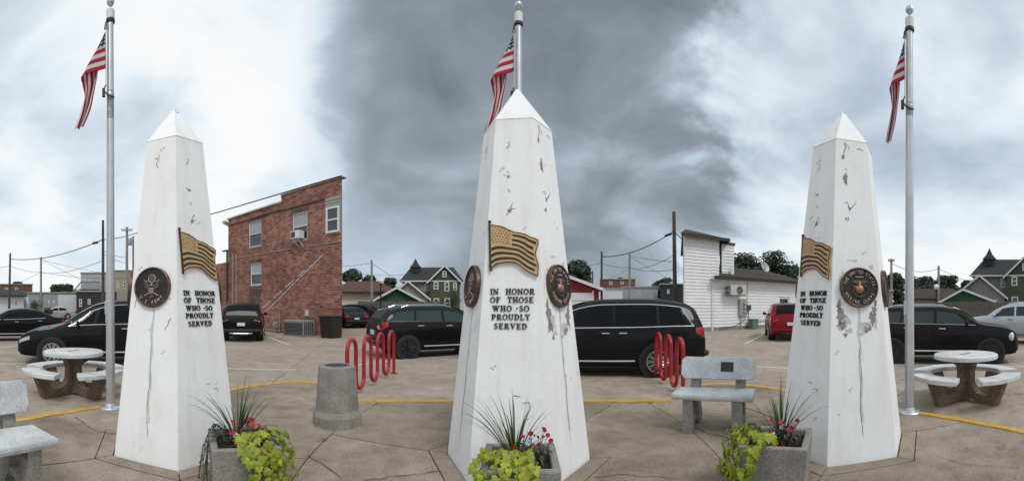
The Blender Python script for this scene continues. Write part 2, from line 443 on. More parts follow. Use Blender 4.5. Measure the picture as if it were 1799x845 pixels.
# serif capitals drawn from strokes (unit height)
TT, tt, sh = .20, .10, .085
def gl_strokes(ch):
    S, w = [], .9     # strokes: ('l',x0,y0,x1,y1,width) straight, ('a',cx,cy,rx,ry,a0,a1,thick_side,thin)
    def V(x, T=TT, y0=0, y1=1): S.append(('l', x, y0, x, y1, T))
    def H(x0, x1, y, T=tt): S.append(('l', x0, y, x1, y, T))
    def SE(x, y, h=.2): H(x - h, x + h, sh / 2 if y == 0 else 1 - sh / 2, sh)
    if ch == 'I': w = .44; V(.22); SE(.22, 0); SE(.22, 1)
    elif ch == 'N': w = .98; V(.17, tt); V(.8, tt); S.append(('l', .17, .95, .8, .06, TT)); SE(.17, 0, .17); SE(.14, 1, .14); SE(.8, 1, .17)
    elif ch == 'H': w = .98; V(.22); V(.76); H(.22, .76, .5); [SE(x, y) for x in (.22, .76) for y in (0, 1)]
    elif ch == 'O': w = .94; S.append(('a', .47, .5, .37, .46, 0, 360, TT, .09))
    elif ch == 'R': w = .94; V(.22); SE(.22, 0); S += [('l', .1, .955, .5, .955, .09), ('l', .22, .5, .5, .5, .09), ('a', .46, .728, .22, .228, -90, 90, TT, .09), ('l', .5, .5, .78, .04, TT), ('l', .7, .043, .94, .043, .085)]
    elif ch == 'P': w = .82; V(.22); SE(.22, 0); S += [('l', .04, .955, .5, .955, .09), ('l', .22, .47, .5, .47, .09), ('a', .46, .712, .24, .243, -90, 90, TT, .09)]
    elif ch == 'D': w = .92; V(.22); S += [('l', .04, .955, .45, .955, .09), ('l', .04, .045, .45, .045, .09), ('a', .42, .5, .36, .455, -90, 90, TT, .09)]
    elif ch == 'F': w = .78; V(.22); SE(.22, 0); H(.04, .72, .955, .09); H(.22, .58, .52, .09); V(.71, .07, .76, .98); V(.57, .06, .4, .64)
    elif ch == 'E': w = .82; V(.22); H(.04, .74, .955, .09); H(.04, .76, .045, .09); H(.22, .58, .52, .09); V(.73, .07, .78, .98); V(.75, .07, .02, .24); V(.57, .06, .4, .64)
    elif ch == 'L': w = .78; V(.22); SE(.22, 1); H(.04, .72, .045, .09); V(.71, .07, .02, .28)
    elif ch == 'T': w = .84; V(.42); SE(.42, 0); H(.04, .80, .955, .09); V(.06, .07, .74, .98); V(.78, .07, .74, .98)
    elif ch == 'S': w = .72; S += [('a', .36, .735, .25, .22, 20, 270, .13, .10), ('a', .36, .275, .26, .23, -160, 90, .13, .10), ('l', .26, .60, .48, .42, .17)]
    elif ch == 'U': w = .94; V(.22, TT, .3, 1); V(.75, tt, .3, 1); SE(.22, 1); SE(.75, 1, .17); S.append(('a', .485, .33, .265, .285, 180, 360, .15, .12))
    elif ch == 'V': w = .94; S += [('l', .18, .96, .48, .03, TT), ('l', .48, .03, .76, .96, tt)]; SE(.19, 1); SE(.76, 1, .16)
    elif ch == 'Y': w = .92; S += [('l', .17, .96, .46, .46, TT), ('l', .46, .46, .74, .96, tt)]; V(.46, TT, 0, .5); SE(.46, 0); SE(.18, 1); SE(.74, 1, .16)
    elif ch == 'W': w = 1.3; S += [('l', .17, .96, .4, .03, TT), ('l', .4, .03, .63, .96, tt), ('l', .62, .96, .86, .03, TT), ('l', .86, .03, 1.1, .96, tt)]; SE(.18, 1); SE(.62, 1, .16); SE(1.1, 1, .16)
    return S, w
def serif_mesh(ch, h, depth):
    S, w = gl_strokes(ch); mb = MB()
    for i, s in enumerate(S):
        z1 = depth + i * .0004
        if s[0] == 'l':
            _, x0, y0, x1, y1, T = s; d = Vector((x1 - x0, y1 - y0)); d.normalize(); n = Vector((-d.y, d.x)) * T / 2
            if abs(d.x) > .05 and abs(d.y) > .05: n = Vector((T / 2 / max(.5, abs(d.y)), 0))
            poly = [(x0 + n.x, y0 + n.y), (x1 + n.x, y1 + n.y), (x1 - n.x, y1 - n.y), (x0 - n.x, y0 - n.y)]
            mb.slab([((a - w / 2) * h, b * h) for a, b in poly], -.012, z1)
        else:
            _, cx, cy, rx, ry, a0, a1, T, th = s; n = 16; vs = []
            for k in range(n + 1):
                a = radians(a0 + (a1 - a0) * k / n); q = th + (T - th) * abs(cos(a))
                for e in (-.5, .5):
                    x = cx + (rx + e * q) * cos(a); y = cy + (ry + e * (th + (T - th) * abs(cos(a)) * .6)) * sin(a)
                    vs += [((x - w / 2) * h, y * h, -.012), ((x - w / 2) * h, y * h, z1)]
            fs = []
            for k in range(n):
                o = k * 4; fs += [(o + 1, o + 3, o + 7, o + 5), (o, o + 1, o + 5, o + 4), (o + 2, o + 3, o + 7, o + 6)]
            mb.add(vs, fs)
    return mb.mesh('letter', M_LETB), w * h
_G = {}
def font_mesh(ch, depth):
    if ch in _G: return _G[ch]
    cu = bpy.data.curves.new('glyph', 'FONT'); cu.body = ch; cu.size = 1; cu.extrude = 0; cu.align_x = 'CENTER'; cu.resolution_u = 3; cu.offset = .012
    o = bpy.data.objects.new('glyph', cu); COL.objects.link(o)
    bpy.context.view_layer.update()
    me = bpy.data.meshes.new_from_object(o.evaluated_get(bpy.context.evaluated_depsgraph_get()))
    bpy.data.objects.remove(o); bpy.data.curves.remove(cu)
    bm = bmesh.new(); bm.from_mesh(me)
    r = bmesh.ops.extrude_face_region(bm, geom=bm.faces[:]); bmesh.ops.translate(bm, vec=(0, 0, depth), verts=[v for v in r['geom'] if isinstance(v, bmesh.types.BMVert)])
    bmesh.ops.recalc_face_normals(bm, faces=bm.faces); bm.to_mesh(me); bm.free()
    me.materials.clear(); me.materials.append(M_BLET); _G[ch] = me
    return me

SER = {}
def blob(mb, M, r0, r1, n, rng, off, ang=0.0):
    vs = []
    n *= 3; ph = [rng.uniform(0, 6.28) for _ in range(4)]
    for i in range(n):
        a = 2 * pi * i / n; k = .85 + .16 * sin(3 * a + ph[0]) + .12 * sin(5 * a + ph[1]) + .10 * sin(9 * a + ph[2]) + .07 * sin(14 * a + ph[3]) + rng.uniform(-.07, .07)
        x, y = r0 * k * cos(a), r1 * k * sin(a)
        vs.append(M @ Vector((x * cos(ang) - y * sin(ang), x * sin(ang) + y * cos(ang), off)))
    mb.add(vs, [tuple(range(n))])
def crack(mb, M, pts, w, rng, off):
    vs = []
    L = []
    for (a, b) in zip(pts, pts[1:]):
        for t in range(4): L.append((a[0] + (b[0] - a[0]) * t / 4 + rng.uniform(-.006, .006), a[1] + (b[1] - a[1]) * t / 4 + rng.uniform(-.004, .004)))
    L.append(pts[-1])
    for i, p in enumerate(L):
        a, b = L[max(0, i - 1)], L[min(len(L) - 1, i + 1)]; d = Vector((b[0] - a[0], b[1] - a[1])); d.normalize(); q = w * rng.uniform(.35, 1.2) * (0.3 if i in (0, len(L) - 1) else 1)
        vs += [M @ Vector((p[0] - d.y * q, p[1] + d.x * q, off)), M @ Vector((p[0] + d.y * q, p[1] - d.x * q, off))]
    mb.add(vs, [(2 * i, 2 * i + 1, 2 * i + 3, 2 * i + 2) for i in range(len(L) - 1)])

TOPC = [(0, .0), (.11, -.005), (.25, -.013), (.38, -.032), (.5, -.048), (.63, -.054), (.74, -.062), (.83, -.078), (.92, -.086), (1, -.096)]
BOTC = [(0, -.262), (.06, -.25), (.14, -.234), (.28, -.226), (.42, -.224), (.53, -.228), (.62, -.242), (.7, -.262), (.8, -.282), (.9, -.295), (1, -.308)]
RIGH = [(0, 0), (.12, .0), (.26, -.018), (.4, -.024), (.52, -.012), (.68, .004), (.85, 0), (1, 0)]
def pl_eval(C, s):
    for (a, ya), (b, yb) in zip(C, C[1:]):
        if s <= b: return ya + (yb - ya) * (s - a) / (b - a)
    return C[-1][1]
FW, FH = .44, 1.62
def flag_pt(s, t):
    """s fly 0..1, t down 0..1 -> plaque plane (metres)"""
    y0, y1 = pl_eval(TOPC, s) * FH * .96, pl_eval(BOTC, s) * FH * .96
    wav = .010 * sin(s * 9.0 + 2) * s
    return (-.205 + FW * s + pl_eval(RIGH, t) * s * s, y0 + (y1 - y0) * t + wav * (1 - abs(2 * t - 1)))

def make_obelisk(label, ox, od, turn, seed):
    rng = random.Random(seed)
    T = thing('obelisk', label, 'obelisk', P(ox, od), -TH(ox) + turn, 'white memorial obelisks')
    mb = MB(); zs = [0.0, .6, 1.2, 1.8, 2.4, 3.0, ZS]
    vs = []
    for z in zs:
        r = Rz(z)
        vs += [(r * cos(radians(60 * k)), r * sin(radians(60 * k)), z) for k in range(6)]
    fs = [(i * 6 + k, i * 6 + (k + 1) % 6, (i + 1) * 6 + (k + 1) % 6, (i + 1) * 6 + k) for i in range(len(zs) - 1) for k in range(6)]
    mb.add(vs, fs + [tuple(range(6))[::-1]]); mb.build('shaft', M_OBW, T)
    mb = MB(); vs = [((RT + .004) * cos(radians(60 * k)), (RT + .004) * sin(radians(60 * k)), ZS) for k in range(6)] + [(.012 * cos(radians(60 * k)), .012 * sin(radians(60 * k)), ZA) for k in range(6)]
    mb.add(vs, [(k, (k + 1) % 6, 6 + (k + 1) % 6, 6 + k) for k in range(6)] + [tuple(range(6, 12))]); cap = mb.build('cap', M_OBW, T)
    # inscription, one letter each
    rows = [('IN  HONOR', 1.722, .405, .004), ('OF  THOSE', 1.648, .395, .0), ('WHO  SO', 1.570, .335, -.008), ('PROUDLY', 1.493, .352, -.008), ('SERVED', 1.412, .30, -.01)]
    h = .052
    for txt, z, wd, off in rows:
        ws = []
        for ch in txt:
            if ch == ' ': ws.append(.026); continue
            if ch not in SER: SER[ch] = serif_mesh(ch, h, .004)
            ws.append(SER[ch][1])
        gap = (wd - sum(ws)) / (len(txt) - 1) if len(txt) > 1 else 0
        u = -wd / 2 + off
        for ch, w in zip(txt, ws):
            if ch != ' ':
                o = link('letter', SER[ch][0], T); o.matrix_local = face_M(KF, u + w / 2, z - h / 2, .007)
            u += w + gap
        if txt.startswith('WHO'):
            o = MB().slab([(-.005, -.005), (.005, -.005), (.005, .005), (-.005, .005)], -.012, .01).build('letter', M_LETB, T); o.matrix_local = face_M(KF, .048, z, .014)
    # flag plaque
    F = face_M(KF, 0, 2.335, 0)
    mb = MB(); n = 30
    top = [flag_pt(i / n, 0) for i in range(n + 1)]; rig = [flag_pt(1, j / 14) for j in range(1, 15)]; bot = [flag_pt(i / n, 1) for i in range(n, -1, -1)]
    mb.grid(lambda a, b: (*flag_pt(a, b), .028), n, 14)
    per = top + rig + bot[1:]
    N = len(per)
    mb.add([(x, y, .0) for x, y in per] + [(x, y, .0278) for x, y in per], [(i, (i + 1) % N, N + (i + 1) % N, N + i) for i in range(N)])
    pq = mb.build('flag_plaque', M_GOLD, T); pq.matrix_local = F
    mb = MB(); edge = [(*p, .028) for p in per]
    mb.tube(edge, .0045, 5, closed=True); mb.build('plaque_edge', M_PDARK, pq)
    mb = MB(); mb.tube([(-.213, .02, .022), (-.195, -.43, .022)], .011, 8); mb.lathe([(0.001, -.016), (.012, -.01), (.016, 0), (.012, .01), (.001, .016)], 10, c=(-.213, .03, .022)); mb.build('plaque_pole', M_PDARK, pq)
    for i in range(6):
        t0, t1 = (2 * i + 1) / 13, (2 * i + 2) / 13
        s0 = .47 if t1 < 7.2 / 13 else .03
        mb = MB(); mb.grid(lambda a, b: (*flag_pt(s0 + (.965 - .03 * (i % 2) - s0) * a, t0 + (t1 - t0) * (b * .92 + .04)), .0305), 26, 2); mb.build('stripe', M_PDARK, pq)
    for r in range(6):
        for c in range(6):
            x, y = flag_pt(.05 + .066 * c + (.03 if r % 2 else 0), .05 + .075 * r)
            key = 'star_dot'
            if key not in SER: SER[key] = MB().lathe([(.0055, 0), (.0045, .003)], 6).mesh('star', M_PDARK)
            o = link('star', SER[key], pq); o.location = (x, y, .028)
    # medallions
    for K, word in ((KA, 0), (KM, 1)):
        md = MB().lathe([(.196, 0), (.196, .026), (.19, .03)], 56).build('medallion', M_BFIELD, T, smooth=30); md.matrix_local = face_M(K, .02 * (1 if word else -.3), 1.78, .001)
        MB().lathe([(.188, .028), (.190, .040), (.198, .044), (.206, .040), (.208, .028), (.207, .0)], 56).build('rim', M_BRONZE, md, smooth=30) if 0 else None
        mb = MB(); n = 64; prof = [(.186, .029), (.189, .040), (.197, .044), (.205, .040), (.208, .026), (.208, 0)]
        vs = [(r * cos(2 * pi * k / n), r * sin(2 * pi * k / n), z) for r, z in prof for k in range(n)]
        mb.add(vs, [(i * n + k, i * n + (k + 1) % n, (i + 1) * n + (k + 1) % n, (i + 1) * n + k) for i in range(len(prof) - 1) for k in range(n)])
        mb.build('rim', M_BRONZE, md, smooth=40)
        def arc(txt, r, a0, a1, size, flip=False):
            for i, ch in enumerate(txt):
                if ch == ' ': continue
                a = radians(a0 + (a1 - a0) * i / (len(txt) - 1)); o = link('letter', font_mesh(ch, .007 / size), md)
                up = a - pi / 2 if not flip else a + pi / 2
                o.location = (r * cos(a), r * sin(a), .0302); o.rotation_euler = (0, 0, up); o.scale = (size * .74, size, size)
        if word:
            arc('THE UNITED STATES', .142, 168, 10, .05); arc('MARINE CORPS', .177, 207, 332, .05, True)
            mb = MB(); mb.box((0, .105, .034), (.085, .008, .008)); mb.build('scroll', M_BLET, md)
            for s in (-1, 1):
                mb = MB(); mb.slab([(s * .012, .05), (s * .03, .072), (s * .06, .066), (s * .10, .05), (s * .07, .046), (s * .05, .036), (s * .02, .03)], .026, .038); mb.build('eagle_wing', M_RELIEF, md, bevel=.003)
            mb = MB(); mb.lathe([(.012, .026), (.013, .036), (.008, .044), (.002, .047)], 10, c=(0, .055, 0)); mb.slab([(-.012, .05), (.012, .05), (.008, .022), (-.008, .022)], .026, .040); mb.build('eagle', M_BLET, md)
            mb = MB(); mb.lathe([(.053, .022), (.052, .032), (.045, .045), (.032, .055), (.015, .061), (.002, .0625)], 24, c=(-.002, -.022, 0)); mb.build('globe', M_COPPER, md, smooth=True)
            mb = MB(); mb.tube([(-.075 + .0 + .012 * cos(a) * 0 + .062 * cos(a) + .072, -.035 + .066 * sin(a), .032) for a in [radians(130 + 15 * q) for q in range(13)]], .009, 8)
            mb.tube([(.04, .03, .034), (.075, .005, .034), (.085, -.02, .034)], .006, 6); mb.tube([(-.06, .0, .032), (-.075, .012, .032)], .012, 6); mb.build('anchor', M_RELIEF, md, smooth=True)
        else:
            arc('U.S.ARMY', .177, 222, 318, .056, True)
            mb = MB(); n = 28
            mb.tube([(.040 * cos(2 * pi * k / n), .085 + .040 * sin(2 * pi * k / n), .033) for k in range(n)], .005, 6, closed=True); mb.build('star_ring', M_BLET, md, smooth=True)
            for q in range(7):
                a = 2 * pi * q / 6; rr = 0 if q == 6 else .02
                MB().lathe([(.007, .028), (.005, .035)], 5, c=(rr * cos(a), .085 + rr * sin(a), 0)).build('star', M_BLET, md)
            mb = MB(); mb.slab([(-.032, -.005), (.032, -.005), (.032, -.055), (.02, -.07), (0, -.078), (-.02, -.07), (-.032, -.055)], .026, .040); mb.build('shield', M_RELIEF, md, bevel=.003)
            mb = MB(); mb.b2((-.028, -.02, .036), (.028, -.012, .043)); [mb.b2((x - .003, -.066, .036), (x + .003, -.026, .0425)) for x in (-.02, -.0067, .0067, .02)]; mb.build('shield_bars', M_BLET, md)
            for s in (-1, 1):
                mb = MB()
                for q in range(5):
                    mb.slab([(s * (.02 + .012 * q), .02 + .004 * q), (s * (.034 + .0125 * q), .034 + .006 * q), (s * (.036 + .011 * q), -.045 + .012 * q), (s * (.028 + .010 * q), -.05 + .012 * q)], .026, .035 + .001 * (q % 2))
                mb.build('eagle_wing', M_RELIEF, md, bevel=.002)
                MB().tube([(s * .025, -.06, .032), (s * .05, -.072, .033), (s * .07, -.085, .032), (s * .085, -.08, .032)], [.006, .005, .006, .003], 6).build('claw_spray', M_BLET, md)
                MB().tube([(s * .045, .055, .032), (s * .07, .06, .032), (s * .095, .075, .032)], [.004, .005, .002], 6).build('ribbon', M_BLET, md)
            mb = MB(); mb.lathe([(.013, .026), (.012, .038), (.004, .043)], 10, c=(0, .022, 0)); mb.build('eagle', M_BLET, md)
            mb = MB(); mb.slab([(-.022, -.08), (.022, -.08), (.03, -.105), (.0, -.118), (-.03, -.105)], .026, .036); mb.build('eagle_tail', M_RELIEF, md, bevel=.002)
    for K in (0, 2):
        md = MB().lathe([(.196, 0), (.196, .026), (.19, .03)], 40).build('medallion', M_BFIELD, T, smooth=30); md.matrix_local = face_M(K, 0, 1.78, .001); n = 40
        MB().add([(r * cos(2 * pi * k / n), r * sin(2 * pi * k / n), z) for r, z in prof for k in range(n)], [(i * n + k, i * n + (k + 1) % n, (i + 1) * n + (k + 1) % n, (i + 1) * n + k) for i in range(len(prof) - 1) for k in range(n)]).build('rim', M_BRONZE, md, smooth=40)
    # weathering: flaked patches, cracks and streaks
    class Each:
        def __init__(s, name, m): s.n, s.m = name, m
        def add(s, v, f): MB().add(v, f).build(s.n, s.m, T)
    mp, mf, mc, ms = Each('bare_patch', M_CHIP), Each('flaked_primer', M_FLAKE), Each('crack', M_CRACK), Each('stain_streak', M_STREAK)
    I = lambda K, u, z: face_M(K, u, z, 0)
    for u, z, a, b in ((-.185, 1.50, .045, .10), (-.17, 1.40, .05, .05), (.165, 1.47, .045, .075), (.185, 1.55, .03, .04), (-.085, 2.93, .026, .07), (.09, 1.345, .03, .04), (-.20, 1.60, .022, .05), (.20, 1.62, .018, .05), (-.14, 1.30, .022, .025), (.13, 1.36, .02, .025)):
        blob(mp, I(KM, u, z), a, b, 18, rng, .0022)
    for u, z, a, b in ((-.125, 1.44, .05, .075), (.055, 1.375, .055, .06), (.12, 1.40, .04, .035), (-.175, 1.86, .02, .05), (-.15, 1.93, .015, .02), (-.19, 1.62, .025, .05), (-.10, 1.34, .045, .03), (.02, 1.30, .04, .025), (.19, 1.40, .025, .05), (-.20, 1.38, .03, .04), (-.02, 2.06, .05, .012), (.17, 2.0, .025, .03)):
        blob(mf, I(KM, u, z), a, b, 16, rng, .0012)
    for K, u, z, pts in ((KM, -.09, 3.24, [(.0, .09), (.02, .04), (.0, -.02), (-.03, -.1)]), (KM, -.09, 3.24, [(.0, .09), (.05, .05), (.06, .01)]), (KM, .1, 3.25, [(-.05, .02), (-.02, .03), (.03, .01)]),
                         (KM, -.07, 2.62, [(-.03, .05), (.0, .06), (.01, .0), (.03, -.01), (.07, .03), (.1, .07)]), (KM, -.08, 2.50, [(.02, .03), (.0, -.03)]), (KF, -.03, 2.49, [(.03, .06), (-.0, .0), (-.03, -.07)]), (KF, -.03, 2.49, [(0, .0), (.05, -.005)]),
                         (KF, -.06, 2.80, [(-.04, .02), (.02, 0), (.03, .01)]), (KF, -.05, 3.10, [(0, .04), (.01, 0), (-.02, -.03)]), (KF, -.05, 2.66, [(0, .02), (.02, -.02)]), (KA, -.02, 3.10, [(.02, .09), (-.0, .04), (-.02, -.02), (.0, -.06)]),
                         (KA, -.02, 3.10, [(0, .04), (-.04, .05)]), (KF, .13, .72, [(-.03, .02), (.03, .03), (.04, -.02)]), (KF, .05, .80, [(-.03, 0), (.04, .0)]), (KA, .17, 1.42, [(.04, .06), (.02, 0), (-.02, -.07)]), (KA, -.19, 1.66, [(.02, .1), (-.01, .0), (-.03, -.1)])):
        crack(mc, I(K, u, z), pts, .0034, rng, .0026)
    for K, u, z, a, b in ((KF, -.03, 2.47, .022, .02), (KM, -.05, 2.61, .014, .025), (KM, -.09, 2.50, .012, .02), (KF, -.05, 2.79, .014, .01), (KM, -.1, 3.17, .015, .03)):
        blob(mp, I(K, u, z), a, b, 10, rng, .0021)
    for K in (KF, KA, KM, 0, 2):
        for q in range(7):
            z = rng.uniform(.15, 3.25); u = rng.uniform(-.42, .42) * Rz(z)
            if abs(z - 1.75) < .5 and K == KF: continue
            a = rng.uniform(0, pi); l = rng.uniform(.008, .026)
            crack(mc, I(K, u, z), [(-l * cos(a), -l * sin(a)), (l * .3, -l * .2), (l * cos(a), l * sin(a))], .002, rng, .0025)
            if q % 3 == 0: blob(mf, I(K, u + .03, z + .02), l * .8, l * .6, 9, rng, .0012)
    for K in (KA, KM):
        vs = []
        for i in range(24):
            z = 1.575 - i * .05; wv = .014 * rng.uniform(.6, 1.3); dx = .008 * sin(i * .9)
            vs += [I(K, .01 + dx - wv, z) @ Vector((0, 0, .0011)), I(K, .01 + dx + wv, z) @ Vector((0, 0, .0011))]
        ms.add(vs, [(2 * i, 2 * i + 1, 2 * i + 3, 2 * i + 2) for i in range(23)])
        crack(mc, I(K, .012, .78), [(.0, .42), (-.015, .3), (.012, .12), (-.01, -.05), (-.015, -.3), (.005, -.5)], .0026, rng, .0023)
    # broken tip
    r2 = random.Random(seed + 5)
    for q in range(7):
        a = r2.uniform(0, 2 * pi); t = r2.uniform(.0, .16); rr = RT * t * 1.0 + .006
        p = Vector((rr * cos(a) * .95, rr * sin(a) * .95, ZA - (ZA - ZS) * t + .003))
        MB().box(p, (.022, .005, .008), a + 1.2, None).build('tip_crack', M_CRACK, cap)
    return T
make_obelisk('tall white obelisk nearest the red brick building, army seal and flag plaque showing', *OBS[0], 1)
make_obelisk('tall white obelisk seen square on, flag plaque in front with a seal each side', *OBS[1], 2)
make_obelisk('tall white obelisk with large peeled patches round its copper globe seal, by the white house', *OBS[2], 3)

# ------------------------------------------------------------------ flagpoles and flags
M_ALU = mat('pole_aluminium', (.62, .63, .64), .38, .75, color2=(.5, .51, .52), vscale=2.5)
M_SCUFF = mat('pole_scuffed', (.42, .42, .42), .6, .5, color2=(.17, .17, .17), vscale=14)
M_WHITECAP = mat('pole_white', (.7, .7, .7), .5)
M_BLACK = mat('black_fitting', (.02, .02, .02), .5)
M_ROPE = mat('halyard', (.55, .55, .53), .8)
def flag_mat():
    m = bpy.data.materials.new('flag_cloth'); m.use_nodes = True
    N, Lk = m.node_tree.nodes, m.node_tree.links; b = N['Principled BSDF']; b.inputs['Roughness'].default_value = .8
    uv = N.new('ShaderNodeUVMap'); s = N.new('ShaderNodeSeparateXYZ'); Lk.new(uv.outputs[0], s.inputs[0])
    def M(op, a, bb=0.0):
        q = N.new('ShaderNodeMath'); q.operation = op
        for i, v in enumerate((a, bb)):
            if isinstance(v, (int, float)): q.inputs[i].default_value = v
            else: Lk.new(v, q.inputs[i])
        return q.outputs[0]
    u, v = s.outputs[0], s.outputs[1]
    st = M('LESS_THAN', M('FRACT', M('MULTIPLY', M('ADD', v, .0), 4.3)), .5)
    can = M('MULTIPLY', M('LESS_THAN', u, .24), M('GREATER_THAN', v, .63))
    fx = M('SUBTRACT', M('FRACT', M('MULTIPLY', u, 16)), .5); fy = M('SUBTRACT', M('FRACT', M('MULTIPLY', v, 10)), .5)
    star = M('LESS_THAN', M('ADD', M('MULTIPLY', fx, fx), M('MULTIPLY', fy, fy)), .075)
    def mixc(f, a, c):
        x = N.new('ShaderNodeMix'); x.data_type = 'RGBA'; Lk.new(f, x.inputs['Factor'])
        for i, k in ((6, a), (7, c)):
            if isinstance(k, tuple): x.inputs[i].default_value = (*k, 1)
            else: Lk.new(k, x.inputs[i])
        return x.outputs[2]
    body = mixc(st, (.78, .76, .76), (.52, .022, .05)); ca = mixc(star, (.012, .022, .075), (.8, .8, .82))
    col = mixc(can, body, ca); Lk.new(col, b.inputs['Base Color'])
    tr = N.new('ShaderNodeBsdfTranslucent'); Lk.new(col, tr.inputs[0]); ms = N.new('ShaderNodeMixShader'); ms.inputs[0].default_value = .3
    Lk.new(b.outputs[0], ms.inputs[1]); Lk.new(tr.outputs[0], ms.inputs[2]); Lk.new(ms.outputs[0], N['Material Output'].inputs[0])
    return m
M_FLAG = flag_mat()
def cspline(C, s):
    n = len(C) - 1; f = min(max(s, 0), .99999) * n; i = int(f); t = f - i
    p0, p1, p2, p3 = (Vector(C[max(0, min(n, j))]) for j in (i - 1, i, i + 1, i + 2))
    return .5 * ((2 * p1) + (-p0 + p2) * t + (2 * p0 - 5 * p1 + 4 * p2 - p3) * t * t + (-p0 + 3 * p1 - 3 * p2 + p3) * t ** 3)
def flagpole(label, flabel, x, d, ytop, spin, spreadx=1.0):
    H = EYE + d * (HOR - ytop) / FPX
    T = thing('flagpole', label, 'flagpole', P(x, d, .04), -TH(x), 'flagpoles')
    mb = MB(); mb.lathe([(.068, .0), (.066, 1.0), (.060, 3.0), (.046, H - .28)], 24); mb.build('shaft', M_ALU, T, smooth=40)
    MB().lathe([(.165, 0.0), (.165, .02), (.15, .035), (.09, .05), (.074, .09)], 32).build('base_flange', M_ALU, T, smooth=30)
    sc = MB(); z1 = H - 1.35; sc.lathe([(.0535, z1 - .42), (.0525, z1)], 24); sc.build('scuffed_band', M_SCUFF, T, smooth=40)
    mb = MB()
    for q in range(4): mb.lathe([(.0555, z1 - .02 - .012 * q), (.0565, z1 - .025 - .012 * q), (.0555, z1 - .03 - .012 * q)], 20)
    mb.build('clamp_ring', M_ALU, T)
    MB().lathe([(.05, H - .32), (.068, H - .31), (.068, H - .27), (.052, H - .265)], 24).build('truck_collar', M_BLACK, T, smooth=30)
    MB().lathe([(.062, H - .27), (.064, H - .13), (.055, H - .12), (.012, H - .115)], 24).build('truck', M_WHITECAP, T, smooth=30)
    mb = MB(); mb.lathe([(.008, H - .12), (.008, H - .06)], 8); mb.lathe([(.058 * cos(a) + .001, H + .0 + .058 * sin(a)) for a in [radians(-90 + 15 * k) for k in range(13)]], 24); mb.build('ball_finial', M_ALU, T, smooth=True)
    mb = MB(); mb.tube([(-.075, -.02, H - .42), (-.06, 0, H - .31)], .022, 8); mb.build('pulley', M_BLACK, T)
    mb = MB(); mb.tube([(-.07, -.04, H - .4), (-.066, -.04, H - 1.0), (-.07, -.05, H - 1.28)], .006, 6); mb.tube([(-.05, -.05, H - .35), (-.056, -.06, 2.4), (-.07, -.06, 1.3)], .005, 6); mb.build('halyard', M_ROPE, T)
    mb = MB(); mb.tube([(-.07, -.05, H - 1.28), (-.10, -.06, H - 1.36), (-.06, -.075, H - 1.42), (.0, -.08, H - 1.46), (.06, -.06, H - 1.47)], .012, 6); mb.box((-.10, -.06, H - 1.40), (.045, .045, .12)); mb.build('chain_weight', M_BLACK, T)
    mb = MB(); mb.box((-.06, -.03, 1.52), (.05, .04, .2)); mb.build('cleat_box', M_ALU, T, bevel=.008)
    # flag: hoist along the halyard, fly hanging down in a twist
    k = d / FPX
    U = [(-.08, 0, -.45), (-.11, -.03, -.55), (-.15, .06, -.82), (-.19, .07, -1.10), (-.25, .03, -1.38), (-.31, .02, -1.62), (-.42, .02, -1.88)]
    Bt = [(-.07, 0, -1.0), (-.41, -.05, -1.07), (-.43, .03, -1.20), (-.40, .06, -1.36), (-.43, .0, -1.55), (-.47, 0, -1.72), (-.53, .02, -1.92)]
    mb = MB(); nu, nv = 56, 26
    def fp(u, v):
        a, b = cspline(U, u), cspline(Bt, u); p = b + (a - b) * v
        amp = .045 * min(1, max(0, u - .12) * 3)
        p.y += amp * sin(v * 2 * pi * 1.6 + u * 3 + spin) + .03 * sin(u * 11 + spin) * u
        p.x += amp * .2 * sin(v * 9 + u * 5); p.z -= .05 * sin(pi * min(1, u / .33)) * (1 - v) * (u < .33)
        return (-.075 + (p.x + .075) * spreadx, p.y, p.z + H)
    mb.grid(fp, nu, nv)
    me = bpy.data.meshes.new('hanging_flag'); me.from_pydata(mb.v, [], mb.f); me.materials.append(M_FLAG)
    ul = me.uv_layers.new(name='UVMap')
    for lp in me.loops:
        i, j = divmod(lp.vertex_index, nv + 1); ul.data[lp.index].uv = (i / nu, j / nv)
    me.polygons.foreach_set('use_smooth', [True] * len(me.polygons)); me.update()
    f = link('hanging_flag', me); f.location = P(x, d, .04); f.rotation_euler.z = -TH(x)
    tag(f, flabel, 'flag', 'limp stars and stripes flags')
    so = f.modifiers.new('thickness', 'SOLIDIFY'); so.thickness = .004
flagpole('silver flagpole beside the round table in front of the black minivan nose', 'limp striped flag on the flagpole left of the leftmost obelisk', 194, 6.0, 8, 0)
flagpole('silver flagpole rising directly behind the point of the middle obelisk', 'limp striped flag hanging behind the point of the middle obelisk', 911, 6.05, 14, .6, .95)
flagpole('silver flagpole right of the peeling obelisk, in front of the black hatchback', 'limp striped flag on the flagpole beside the peeling obelisk', 1598, 5.75, 22, 1.2, .58)
